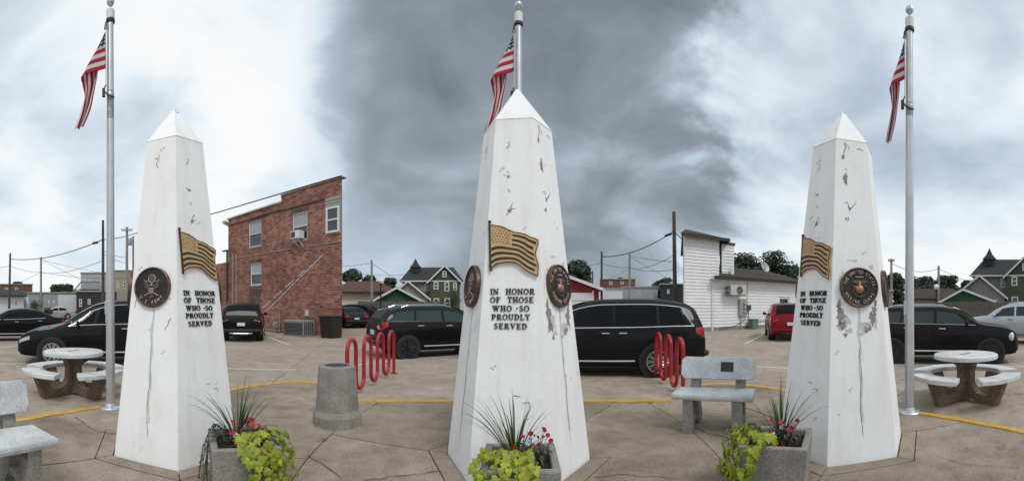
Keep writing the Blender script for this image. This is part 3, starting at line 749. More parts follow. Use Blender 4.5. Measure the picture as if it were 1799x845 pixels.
# ------------------------------------------------------------------ plaza furniture
def speckle(name, base, dark, light, sc=120, rough=.85, bump=.6):
    m = bpy.data.materials.new(name); m.use_nodes = True
    N, Lk = m.node_tree.nodes, m.node_tree.links; b = N['Principled BSDF']; b.inputs['Roughness'].default_value = rough
    t = N.new('ShaderNodeTexCoord'); v = N.new('ShaderNodeTexVoronoi'); v.inputs['Scale'].default_value = sc; Lk.new(t.outputs['Object'], v.inputs['Vector'])
    r = N.new('ShaderNodeValToRGB'); r.color_ramp.interpolation = 'CONSTANT'
    e = r.color_ramp.elements; e[0].color = (*dark, 1); e[0].position = 0; e[1].color = (*base, 1); e[1].position = .22
    q = e.new(.8); q.color = (*light, 1)
    s = N.new('ShaderNodeSeparateColor'); Lk.new(v.outputs['Color'], s.inputs[0]); Lk.new(s.outputs[0], r.inputs[0])
    n = N.new('ShaderNodeTexNoise'); n.inputs['Scale'].default_value = 5; n.inputs['Detail'].default_value = 7; Lk.new(t.outputs['Object'], n.inputs['Vector'])
    mr = N.new('ShaderNodeMapRange'); mr.inputs['From Min'].default_value = .3; mr.inputs['From Max'].default_value = .7; mr.inputs['To Min'].default_value = .72; mr.inputs['To Max'].default_value = 1.08; Lk.new(n.outputs['Fac'], mr.inputs['Value'])
    x = N.new('ShaderNodeMix'); x.data_type = 'RGBA'; x.blend_type = 'MULTIPLY'; x.inputs['Factor'].default_value = 1; Lk.new(r.outputs[0], x.inputs[6]); Lk.new(mr.outputs[0], x.inputs[7])
    Lk.new(x.outputs[2], b.inputs['Base Color'])
    bp = N.new('ShaderNodeBump'); bp.inputs['Strength'].default_value = bump; bp.inputs['Distance'].default_value = .004; Lk.new(v.outputs['Distance'], bp.inputs['Height']); Lk.new(bp.outputs[0], b.inputs['Normal'])
    return m
M_AGG = speckle('aggregate_grey', (.29, .27, .245), (.17, .155, .14), (.42, .40, .37), 210)
M_AGGB = speckle('aggregate_brown', (.17, .115, .08), (.08, .055, .04), (.27, .20, .15), 90)
M_WSTONE = speckle('white_terrazzo', (.66, .665, .66), (.44, .44, .44), (.76, .76, .76), 150, .7, .3)
M_BENCH = speckle('bench_white', (.64, .65, .65), (.45, .45, .45), (.74, .74, .74), 170, .75, .5)
M_SOIL = mat('potting_soil', (.03, .02, .014), .95, var=.5, vscale=40, bump=1, bscale=90)

def arc_slab(mb, r0, r1, a0, a1, z0, z1, n=14):
    poly = [(r1 * cos(a0 + (a1 - a0) * i / n), r1 * sin(a0 + (a1 - a0) * i / n)) for i in range(n + 1)] + [(r0 * cos(a1 + (a0 - a1) * i / n), r0 * sin(a1 + (a0 - a1) * i / n)) for i in range(n + 1)]
    # strip build keeps faces quads
    vs = []; N = n + 1
    for i in range(N):
        a = a0 + (a1 - a0) * i / n
        for r, z in ((r0, z0), (r1, z0), (r1, z1), (r0, z1)): vs.append((r * cos(a), r * sin(a), z))
    fs = [(0, 1, 2, 3), tuple(n * 4 + k for k in (3, 2, 1, 0))]
    for i in range(n):
        for k in range(4): fs.append((i * 4 + k, i * 4 + (k + 1) % 4, (i + 1) * 4 + (k + 1) % 4, (i + 1) * 4 + k))
    mb.add(vs, fs)
def picnic_table(label, x, d, spin):
    T = thing('picnic_table', label, 'table', P(x, d), -TH(x) + spin, 'round concrete picnic tables')
    MB().lathe([(.50, .695), (.54, .705), (.545, .73), (.54, .765), (.525, .775)], 48).build('table_top', M_WSTONE, T, smooth=35)
    MB().b2((-.13, -.045, .774), (.11, .035, .778)).build('inset_plate', mat('inset_plate', (.10, .10, .10), .5), T)
    for k in range(4):
        a = k * pi / 2
        mb = MB()
        # flared leg blade: pedestal arm reaching out and up to the seat
        prof = [(.0, .69), (.23, .69), (.15, .50), (.155, .30), (.27, .16), (.50, .135), (.63, .40), (.86, .40), (.70, .0), (.30, .0), (.20, .05), (.0, .05)]
        for seg in ([(0, .69), (.23, .69), (.15, .5), (.155, .30), (.2, .05), (0, .05)], [(.155, .30), (.27, .16), (.30, 0), (.2, .05)], [(.27, .16), (.50, .135), (.66, .0), (.30, .0)], [(.50, .135), (.62, .40), (.84, .40), (.66, .0)]):
            mb.prism(seg, lambda r, z: (r * cos(a) + .062 * sin(a), r * sin(a) - .062 * cos(a), z), lambda r, z: (r * cos(a) - .062 * sin(a), r * sin(a) + .062 * cos(a), z))
        mb.build('leg', M_AGGB, T)
        mb = MB(); arc_slab(mb, .60, .93, a - radians(33), a + radians(33), .40, .475); mb.build('seat', M_WSTONE, T, bevel=.012)
    return T
picnic_table('round white picnic table in front of the black minivan with silver wheel', 129, 7.2, radians(38))
picnic_table('round white picnic table in front of the black hatchback, right of the flagpole', 1697, 6.75, radians(48))

def bench(label, loc, rz, plaque, L):
    T = thing('concrete_bench', label, 'bench', loc, rz, 'concrete benches')
    MB().prism([(-.20, .40), (.22, .40), (.24, .43), (.235, .475), (-.21, .475), (-.22, .44)], lambda y, z: (-L / 2, y, z), lambda y, z: (L / 2, y, z)).build('seat', M_BENCH, T, bevel=.012)
    mb = MB(); c = .05
    poly = [(-L / 2, .58 + c), (-L / 2 + c, .58), (L / 2 - c, .58), (L / 2, .58 + c), (L / 2, .86 - c), (L / 2 - c, .86), (-L / 2 + c, .86), (-L / 2, .86 - c)]
    ly = lambda z: .27 + (z - .58) * .34
    mb.prism(poly, lambda x, z: (x, ly(z), z), lambda x, z: (x, ly(z) + .085, z - .02)); br = mb.build('backrest', M_BENCH, T, bevel=.01)
    if plaque: MB().prism([(-.085, .68), (.085, .68), (.085, .80), (-.085, .80)], lambda x, z: (x + .12, ly(z) - .006, z), lambda x, z: (x + .12, ly(z) + .02, z)).build('plaque', mat('black_plaque', (.015, .015, .016), .35), br)
    for s in (-1, 1):
        mb = MB(); x0, x1 = s * (L / 2 - .2) - .06, s * (L / 2 - .2) + .06
        for seg in ([(-.20, 0), (-.05, 0), (-.03, .10), (.20, .10), (.27, 0), (.46, 0), (.44, .08), (.30, .16), (.0, .16), (-.10, .16), (-.19, .12)], [(-.19, .1), (-.07, .1), (-.05, .398), (-.18, .398)], [(.19, .12), (.43, .08), (.30, .398), (.15, .398)], [(.20, .34), (.33, .398), (.50, .79), (.44, .80)], [(-.18, .33), (.2, .33), (.2, .398), (-.18, .398)]):
            k = .0012 * (len(seg) % 5)
            mb.prism(seg, lambda y, z: (x0 - k, y, z), lambda y, z: (x1 + k, y, z))
        mb.build('leg', M_AGG, T)
    return T
# local -y is the sitting side
def facing_rz(x): return -TH(x)
bench('white concrete bench cut by the left edge of the picture, near the round table', P(-46, 3.15, .042), -TH(-46) + radians(20), False, 1.3)
bench('speckled concrete bench with small black plaque, in front of the white house', P(1255, 4.98, .042), -TH(1255) + radians(-9), True, 1.0)

# litter container
c0 = P(592, 5.25, .042); T = thing('litter_container', 'grey aggregate litter container with flared base between the brick building and red bike rack', 'container', c0, -TH(592) + radians(8))
mb = MB(); prof = [(.335, 0), (.335, .13), (.325, .15), (.295, .20), (.255, .75), (.245, .765), (.17, .767)]
n = 8; vs = [(r * cos(radians(22.5 + 45 * k)), r * sin(radians(22.5 + 45 * k)), z) for r, z in prof for k in range(n)]
mb.add(vs, [(i * n + k, i * n + (k + 1) % n, (i + 1) * n + (k + 1) % n, (i + 1) * n + k) for i in range(len(prof) - 1) for k in range(n)]); mb.build('body', M_AGG, T, bevel=.012)
mb = MB(); mb.lathe([(.168, .765), (.16, .70), (.15, .5)], 20); mb.build('liner', M_BLACK, T)

# bike racks
M_RED = mat('red_powder_coat', (.40, .012, .022), .38, 0, color2=(.31, .01, .018), vscale=8)
def bike_rack(label, A, B, loops):
    d = B - A; L = d.length; T = thing('bike_rack', label, 'bike rack', A, atan2(d.y, d.x), 'red wave bike racks')
    n = loops; p = L / (2 * n - 1); pts = []; H, lo, r = 1.0, .09, p / 2
    for i in range(2 * n - 1):
        up = i % 2 == 0; x0 = i * p; cx = x0 + r
        if i == 0: pts.append((0, 0, 0))
        if up: pts += [(x0, 0, lo + r + .02), (x0, 0, H - r - .1)] + [(cx - r * cos(radians(q)), 0, H - r + r * sin(radians(q))) for q in range(0, 181, 18)]
        else: pts += [(cx - r * cos(radians(q)), 0, lo + r - r * sin(radians(q))) for q in range(0, 181, 18)]
    pts.append((L, 0, 0))
    mb = MB(); mb.tube(pts, .037, 12); mb.build('wave_tube', M_RED, T, smooth=50)
    for x in (0, L): MB().lathe([(.085, 0), (.085, .012), (.05, .018)], 16, c=(x, 0, .0)).build('foot_plate', mat('foot_plate_red', (.2, .02, .02), .6), T)
bike_rack('red wave bike rack behind the black car with its plate showing', P(692, 9.3), P(610, 6.72), 4)
bike_rack('red wave bike rack in front of the long black van', P(1139, 9.3), P(1200, 6.95), 4)

# ------------------------------------------------------------------ planters and plants
M_BLADE = mat('spike_leaf', (.085, .135, .045), .5, color2=(.05, .09, .03), vscale=7, objvar=.25)
M_LIME = mat('lime_leaf', (.44, .42, .03), .5, color2=(.30, .34, .03), vscale=16, objvar=.3)
M_LIME2 = mat('lime_leaf_green', (.19, .28, .025), .5, color2=(.31, .35, .035), vscale=16, objvar=.3)
def translucent(m, f):
    N, Lk = m.node_tree.nodes, m.node_tree.links; b = N['Principled BSDF']; t = N.new('ShaderNodeBsdfTranslucent'); x = N.new('ShaderNodeMixShader'); x.inputs[0].default_value = f
    if b.inputs['Base Color'].links: Lk.new(b.inputs['Base Color'].links[0].from_socket, t.inputs[0])
    Lk.new(b.outputs[0], x.inputs[1]); Lk.new(t.outputs[0], x.inputs[2]); Lk.new(x.outputs[0], N['Material Output'].inputs[0])
for m_ in (M_LIME, M_LIME2, M_BLADE): translucent(m_, .28)
M_FLEAF = mat('flower_leaf', (.045, .075, .025), .6, objvar=.3)
M_FDARK = mat('burgundy_leaf', (.10, .012, .022), .6, objvar=.3)
M_RFLOW = mat('red_petal', (.36, .010, .03), .55, objvar=.2)
M_OFLOW = mat('orange_red_petal', (.72, .07, .03), .5, objvar=.1)
M_WFLOW = mat('white_petal', (.8, .8, .8), .6)
M_PFLOW = mat('lilac_petal', (.52, .46, .68), .6)
M_TRAIL = mat('silvery_trailing_leaf', (.10, .125, .085), .7, objvar=.35)
M_STEM = mat('stem', (.05, .06, .02), .7)
def leaf_mesh(name, out, m, fold=.18, droop=.25):
    mb = MB(); pts = [(x, y) for x, y in out]; vs = [(0, 0, 0)]; n = len(pts)
    L = max(y for x, y in pts)
    vs = [(0, L * .35, -.0)] + [(x, y, abs(x) * fold - droop * (y / L) ** 2 * L) for x, y in pts]
    mb.add(vs, [(0, 1 + i, 1 + (i + 1) % n) for i in range(n)]); me = mb.mesh(name, m); return me
LO = [(0, 0), (.20, -.10), (.42, .02), (.62, .22), (.38, .40), (.46, .66), (.24, .66), (0, 1.05), (-.24, .66), (-.46, .66), (-.38, .40), (-.62, .22), (-.42, .02), (-.20, -.10)]
LH = [(0, 0), (.25, -.12), (.48, .08), (.46, .38), (.22, .72), (0, 1.0), (-.22, .72), (-.46, .38), (-.48, .08), (-.25, -.12)]
LIME = [leaf_mesh('leaf', LO, M_LIME), leaf_mesh('leaf', LH, M_LIME, .25, .35), leaf_mesh('leaf', LO, M_LIME2, .1, .4)]
SMALL = leaf_mesh('leaf', [(0, 0), (.22, .3), (.2, .7), (0, 1), (-.2, .7), (-.22, .3)], M_FLEAF)
SMALLR = leaf_mesh('leaf', [(0, 0), (.26, .3), (.22, .7), (0, 1), (-.22, .7), (-.26, .3)], M_FDARK)
TRL = leaf_mesh('leaf', [(0, 0), (.3, .3), (.25, .7), (0, .95), (-.25, .7), (-.3, .3)], M_TRAIL)
def flower_mesh(name, m, n, w, cup):
    mb = MB()
    for k in range(n):
        a = 2 * pi * k / n; c, s = cos(a), sin(a)
        P2 = [(0, 0, 0), (.55, -w, cup), (1, -.25 * w, cup * 1.2), (1, .25 * w, cup * 1.2), (.55, w, cup)]
        mb.add([(x * c - y * s, x * s + y * c, z) for x, y, z in P2], [(0, 1, 2, 3, 4)])
    return mb.mesh(name, m)
FLR = flower_mesh('flower', M_RFLOW, 5, .42, .35); FLO = flower_mesh('flower', M_OFLOW, 6, .22, .6); FLW = flower_mesh('flower', M_WFLOW, 5, .5, .15); FLP = flower_mesh('flower', M_PFLOW, 5, .4, .3)
def orient(o, loc, nrm, tip, s):
    """leaf plane normal nrm, leaf pointing along tip"""
    n = Vector(nrm).normalized(); t = Vector(tip); t = (t - n * t.dot(n))
    t = t.normalized() if t.length > 1e-4 else n.orthogonal().normalized(); x = t.cross(n)
    o.matrix_local = Matrix(((x.x * s, t.x * s, n.x * s, loc[0]), (x.y * s, t.y * s, n.y * s, loc[1]), (x.z * s, t.z * s, n.z * s, loc[2]), (0, 0, 0, 1)))
ZP = .42
def planter(label, x, d, yaw, seed, vdir, labs, spread, trail):
    rng = random.Random(seed); c = P(x, d, .042); rz = -TH(x) + yaw
    T = thing('square_planter', label, 'planter', c, rz, 'square aggregate planters')
    mb = MB(); H = ZP; o, i = .285, .225
    ring = lambda r, z: [(-r, -r, z), (r, -r, z), (r, r, z), (-r, r, z)]
    vs = ring(o * .9, 0) + ring(o, H) + ring(i, H) + ring(i * .97, H - .12)
    fs = [(k + 4 * q, (k + 1) % 4 + 4 * q, (k + 1) % 4 + 4 * (q + 1), k + 4 * (q + 1)) for q in range(3) for k in range(4)] + [(0, 1, 2, 3)]
    mb.add(vs, fs); mb.build('pot', M_AGG, T, bevel=.014)
    mb = MB(); mb.grid(lambda a, b: ((a - .5) * 2 * i * .985, (b - .5) * 2 * i * .985, H - .055 + .012 * sin(a * 17) * sin(b * 13)), 10, 10); mb.build('soil', M_SOIL, T)
    base = Matrix.Translation(c) @ Matrix.Rotation(rz, 4, 'Z')
    def sub(name, lab, cat, lx, ly, grp):
        q = thing(name, lab, cat, base @ Vector((lx, ly, H - .06)), 0, grp); return q
    # view-aligned axes in the plant's own upright frame: right and toward the viewer
    rt = Vector((cos(-TH(x)), sin(-TH(x)), 0)); tw = Vector((sin(-TH(x)), -cos(-TH(x)), 0))
    # spike plant
    S = sub('spike_plant', labs[0], 'plant', *spread['spike'], 'spiky blade plants')
    for k in range(38):
        a = rng.uniform(0, 2 * pi); L = rng.uniform(.34, .62); lean = rng.uniform(.08, .95) ** 1.1
        if k < 9: a = atan2(rt.y, rt.x) + pi + rng.uniform(-.5, .5) if spread['side'] < 0 else atan2(rt.y, rt.x) + rng.uniform(-.5, .5) + (pi if k % 2 else 0); lean = rng.uniform(.55, 1.0); L = rng.uniform(.5, .68)
        dirh = Vector((cos(a), sin(a), 0)); sd = Vector((-sin(a), cos(a), 0)); w = rng.uniform(.006, .0095); vs = []; n = 9; ph = 0; p = dirh * .015; tilt = lean * .75
        for i in range(n + 1):
            t = i / n; ww = w * (1 - t ** 2.2) + .0006
            vs += [p + sd * ww, p - dirh * 0 - Vector((0, 0, ww * .35)), p - sd * ww]
            th = tilt + lean * 1.05 * t * t; p = p + (dirh * sin(th) + Vector((0, 0, cos(th)))) * (L / n)
        fs = []
        for i in range(n):
            for q in range(2): fs.append((i * 3 + q, i * 3 + q + 1, i * 3 + q + 4, i * 3 + q + 3))
        MB().add(vs, fs).build('blade', M_BLADE, S, smooth=True)
    # lime vine spilling over
    Vn = sub('lime_vine', labs[1], 'plant', *spread['vine'], 'lime sweet potato vines')
    vr, vt, nl, drop = vdir
    stems = MB()
    for k in range(nl):
        u = rng.uniform(-1, 1); v = rng.random()
        # path: from the crown outward over the rim, then down
        out = (rt * vr + tw * vt).normalized(); side = Vector((-out.y, out.x, 0))
        if v < .45: r = v / .45; pos = out * (.02 + .24 * r) + side * u * (.17 + .06 * r); z = .06 + .085 * sin(r * pi) + rng.uniform(-.02, .03); nr = out * (.25 + .6 * r) + Vector((0, 0, 1)) + side * u * .4
        else: r = (v - .45) / .55; pos = out * (.26 + .07 * sin(r * pi) + rng.uniform(-.03, .03)) + side * u * (.23 - .05 * r); z = .08 - drop * r; nr = out + Vector((0, 0, .45)) + side * u * .5
        nr = nr + Vector((rng.uniform(-.45, .45), rng.uniform(-.45, .45), rng.uniform(-.3, .3)))
        loc = pos + Vector((0, 0, z)); tip = out * .6 + Vector((0, 0, -1.0 if v > .4 else -.3)) + side * (u + rng.uniform(-.7, .7))
        o = link('leaf', LIME[rng.choice((0, 0, 1, 2, 2, 2))], Vn); orient(o, loc, nr, tip, rng.uniform(.038, .078))
        if k % 3 == 0: stems.tube([(0, 0, 0), tuple(pos * .55 + Vector((0, 0, max(.06, z * .8 + .05)))), tuple(loc)], .0028, 4)
    stems.build('stems', M_STEM, Vn)
    # flower clumps
    Fl = sub('red_flower_plant', labs[2], 'plant', *spread['flower'], 'red bedding flowers')
    st = MB()
    for k in range(84):
        a = rng.uniform(0, 2 * pi); r = rng.random() ** .5 * .13; h = rng.uniform(.02, .19); loc = Vector((r * cos(a), r * sin(a), h))
        o = link('leaf', SMALL if k % 3 else SMALLR, Fl); orient(o, loc, (cos(a) * .5 + rng.uniform(-.5, .5), sin(a) * .5 + rng.uniform(-.5, .5), 1), (cos(a), sin(a), rng.uniform(-.2, .8)), rng.uniform(.03, .055))
        if k % 3 == 0: st.tube([(loc.x * .3, loc.y * .3, 0), tuple(loc)], .0022, 4)
    for k in range(13):
        a = rng.uniform(0, 2 * pi); r = rng.random() ** .5 * .15; h = rng.uniform(.10, .24); loc = Vector((r * cos(a), r * sin(a), h))
        o = link('flower', FLO if k < 2 else FLR, Fl); orient(o, loc + tw * (.06 if k < 2 else 0) - Vector((0, 0, .05 if k < 2 else 0)), tw + Vector((rng.uniform(-.6, .6), rng.uniform(-.6, .6), rng.uniform(0, 1))), (rng.random(), rng.random(), 1), rng.uniform(.014, .025) * (1.5 if k < 2 else 1))
        st.tube([(loc.x * .3, loc.y * .3, 0), tuple(loc)], .002, 4)
    o = link('flower', FLW, Fl); orient(o, -rt * .10 * spread['ws'] + tw * .05 + Vector((0, 0, .10)), tw + Vector((0, 0, .4)), (0, 0, 1), .026)
    o = link('flower', FLP, Fl); orient(o, -rt * .03 + tw * .02 + Vector((0, 0, .16)), tw + Vector((0, 0, .4)), (0, 0, 1), .022)
    st.build('stems', M_STEM, Fl)
    if trail:
        q = sub('trailing_plant', labs[3], 'plant', *spread['trail'], None); st = MB()
        for k in range(17):
            a0 = -rt * rng.uniform(.14, .20) + tw * rng.uniform(-.24, .20); top = a0 * .4 + Vector((0, 0, .10)); rim = a0 + Vector((0, 0, .115)); end = a0 - rt * rng.uniform(.04, .12) + Vector((rng.uniform(-.04, .04), rng.uniform(-.04, .04), -rng.uniform(.15, .48)))
            pts = [Vector((0, 0, .04)) + a0 * .2, top, rim, rim * .9 + (end - rim) * .35 - rt * .05, end]; st.tube(pts, .0025, 4)
            for i in range(13):
                t = i / 12 * 3.999; j = int(t); p = pts[j] + (pts[j + 1] - pts[j]) * (t - j)
                o = link('leaf', TRL, q); orient(o, p + Vector((rng.uniform(-.015, .015),) * 3), (rng.uniform(-1, 1), rng.uniform(-1, 1), rng.uniform(-.2, 1)), (rng.uniform(-1, 1), rng.uniform(-1, 1), -.4), rng.uniform(.018, .034))
        st.build('stems', M_STEM, q)
planter('square aggregate planter with silvery trailing plant, before the obelisk by the brick building', 426, 3.42, radians(8), 11, (.45, .75, 240, .42),
        ('spiky green blade plant growing beside the silvery trailing plant', 'lime leaved vine spilling over the front of the planter by the brick building', 'red bedding flowers in the planter with the silvery trailing plant', 'silvery green trailing plant hanging over the planter side'),
        {'spike': (-.03, .06), 'vine': (.07, -.05), 'flower': (.04, -.02), 'side': -1, 'ws': 1, 'trail': (-.08, .02)}, True)
planter('square aggregate planter cut by the picture bottom, before the middle obelisk', 914, 3.0, radians(0), 12, (-.12, .85, 200, .30),
        ('spiky green blade plant arching left in front of the middle obelisk', 'lime leaved vine spilling forward below the middle obelisk', 'red bedding flowers in front of the middle obelisk', ''),
        {'spike': (-.04, .06), 'vine': (-.06, -.06), 'flower': (.09, .02), 'side': -1, 'ws': 1.2, 'trail': (0, 0)}, False)
planter('square aggregate planter between the black plaque bench and the peeling obelisk', 1366, 3.45, radians(-9), 13, (-.75, .6, 240, .44),
        ('spiky green blade plant in the planter near the black plaque bench', 'lime leaved vine spilling over the left side of its planter near the bench', 'red bedding flowers left of the peeling obelisk', ''),
        {'spike': (.02, .05), 'vine': (-.10, -.04), 'flower': (.07, -.03), 'side': 1, 'ws': 1, 'trail': (0, 0)}, False)
# ------------------------------------------------------------------ vehicles
def paint(name, c, c2=None, met=.0): return mat(name, c, .45, met, coat=.28, spec=.12)
M_CBLK = paint('car_black', (.0045, .0045, .0055)); M_CRED = paint('car_red', (.22, .006, .012), met=.2); M_CSIL = paint('car_silver', (.50, .51, .53), met=.7); M_CDRK = paint('car_charcoal', (.018, .019, .022))
M_GLASS = mat('car_glass', (.008, .010, .012), .12, 0, spec=.5, ior=1.22); M_GLASS2 = mat('car_glass_light', (.045, .062, .062), .1, spec=.5, ior=1.25)
M_TYRE = mat('tyre', (.012, .012, .012), .85); M_RIMS = mat('rim_silver', (.55, .55, .56), .3, .8); M_RIMB = mat('rim_black', (.012, .012, .013), .35, .3)
M_CHROME = mat('chrome', (.65, .66, .67), .18, 1.0); M_TAIL = mat('tail_lamp', (.42, .012, .015), .2, coat=1); M_HEAD = mat('head_lamp', (.55, .57, .58), .15, .2, coat=1)
M_PLATE = mat('licence_plate', (.62, .64, .62), .5); M_TRIM = mat('black_plastic', (.014, .014, .014), .6)
PROF = {  # x from nose, zb, belt, top, half width
 'van': [(0, .32, .62, .65, .78), (.12, .24, .76, .80, .90), (.5, .22, .90, .95, .97), (1.15, .22, 1.00, 1.07, 1.0), (1.75, .22, 1.05, 1.42, 1.0), (2.2, .22, 1.07, 1.62, 1.0), (2.8, .22, 1.08, 1.72, 1.0), (3.7, .22, 1.09, 1.73, 1.0), (4.5, .24, 1.11, 1.67, .98), (4.85, .27, 1.11, 1.52, .96), (5.03, .33, 1.05, 1.2, .92), (5.1, .42, .88, .92, .86)],
 'hatch': [(0, .34, .66, .70, .70), (.1, .26, .84, .88, .84), (.45, .22, .97, 1.01, .90), (1.05, .22, 1.03, 1.10, .92), (1.45, .22, 1.05, 1.38, .92), (1.75, .22, 1.06, 1.50, .92), (2.3, .22, 1.07, 1.56, .92), (3.3, .22, 1.09, 1.55, .92), (3.85, .24, 1.10, 1.48, .91), (4.1, .27, 1.09, 1.30, .89), (4.25, .32, 1.0, 1.06, .86), (4.3, .42, .86, .9, .8)],
 'suv': [(0, .36, .70, .74, .74), (.1, .28, .92, .96, .86), (.5, .24, 1.02, 1.06, .92), (1.15, .24, 1.08, 1.14, .93), (1.6, .24, 1.10, 1.45, .93), (1.95, .24, 1.11, 1.6, .93), (2.6, .24, 1.12, 1.68, .93), (3.6, .24, 1.14, 1.67, .93), (4.15, .26, 1.15, 1.60, .92), (4.42, .29, 1.13, 1.36, .9), (4.55, .34, 1.05, 1.10, .88), (4.6, .44, .9, .94, .84)],
 'sedan': [(0, .34, .58, .62, .72), (.12, .24, .72, .76, .84), (.6, .2, .84, .88, .90), (1.4, .2, .92, .97, .92), (1.9, .2, .94, 1.22, .92), (2.3, .2, .95, 1.38, .92), (2.9, .2, .96, 1.44, .92), (3.5, .2, .98, 1.38, .92), (4.05, .21, 1.0, 1.17, .91), (4.35, .22, 1.01, 1.06, .9), (4.75, .27, .99, 1.03, .87), (4.85, .38, .84, .88, .8)],
}
WIN = {  # side windows (x at belt front/rear, x at top front/rear), wheels x, radius, windscreen and rear glass x ranges
 'van': dict(win=[(1.5, 2.02, 2.08, 2.14), (2.12, 3.02, 2.22, 3.0), (3.08, 4.0, 3.06, 3.98), (4.06, 4.72, 4.04, 4.5)], wh=(.95, 4.0), R=.355, ws=(1.2, 2.3), rw=(4.62, 5.0)),
 'hatch': dict(win=[(1.3, 2.25, 1.72, 2.25), (2.33, 3.2, 2.33, 3.15), (3.26, 3.98, 3.21, 3.78)], wh=(.78, 3.45), R=.335, ws=(1.1, 1.75), rw=(3.92, 4.2)),
 'suv': dict(win=[(1.45, 2.4, 1.9, 2.4), (2.48, 3.35, 2.48, 3.3), (3.42, 4.2, 3.38, 4.02)], wh=(.85, 3.6), R=.36, ws=(1.2, 1.95), rw=(4.2, 4.52)),
 'sedan': dict(win=[(1.75, 2.7, 2.2, 2.7), (2.78, 3.75, 2.78, 3.5)], wh=(.9, 3.75), R=.33, ws=(1.45, 2.3), rw=(3.5, 4.2)),
}
def pint(tab, x):
    n = len(tab)
    if x <= tab[0][0]: return tab[0][1:]
    if x >= tab[-1][0]: return tab[-1][1:]
    for i in range(n - 1):
        if x <= tab[i + 1][0]:
            h = tab[i + 1][0] - tab[i][0]; t = (x - tab[i][0]) / h; out = []
            for k in range(1, 5):
                p1, p2 = tab[i][k], tab[i + 1][k]
                def slope(j):
                    if j <= 0 or j >= n - 1: j0, j1 = max(0, j - 1), min(n - 1, j + 1); return (tab[j1][k] - tab[j0][k]) / (tab[j1][0] - tab[j0][0])
                    a = (tab[j][k] - tab[j - 1][k]) / (tab[j][0] - tab[j - 1][0]); b = (tab[j + 1][k] - tab[j][k]) / (tab[j + 1][0] - tab[j][0])
                    return 0 if a * b <= 0 else 2 * a * b / (a + b)
                m1, m2 = slope(i) * h, slope(i + 1) * h
                out.append((2 * t ** 3 - 3 * t * t + 1) * p1 + (t ** 3 - 2 * t * t + t) * m1 + (-2 * t ** 3 + 3 * t * t) * p2 + (t ** 3 - t * t) * m2)
            return out
def section(tab, x):
    zb, zs, zr, w = pint(tab, x); g = max(0.0, zr - zs); k = min(1, g / .4); wr = w * (.955 - .20 * min(1, g / .65)); hz = zs - zb
    return [(.0, zb + .02), (.72 * w, zb + .01), (.93 * w, zb + .02), (.985 * w, zb + .14 * hz), (w, zb + .42 * hz), (.995 * w, zb + .70 * hz), (.985 * w, zs - .10 * hz), (.955 * w, zs),
            (wr + .012 * k, zr - .085 * k - .012), (.93 * wr, zr - .03 * k - .004), (.78 * wr, zr), (.4 * wr, zr + .018), (0, zr + .025)]
_CAR = {}
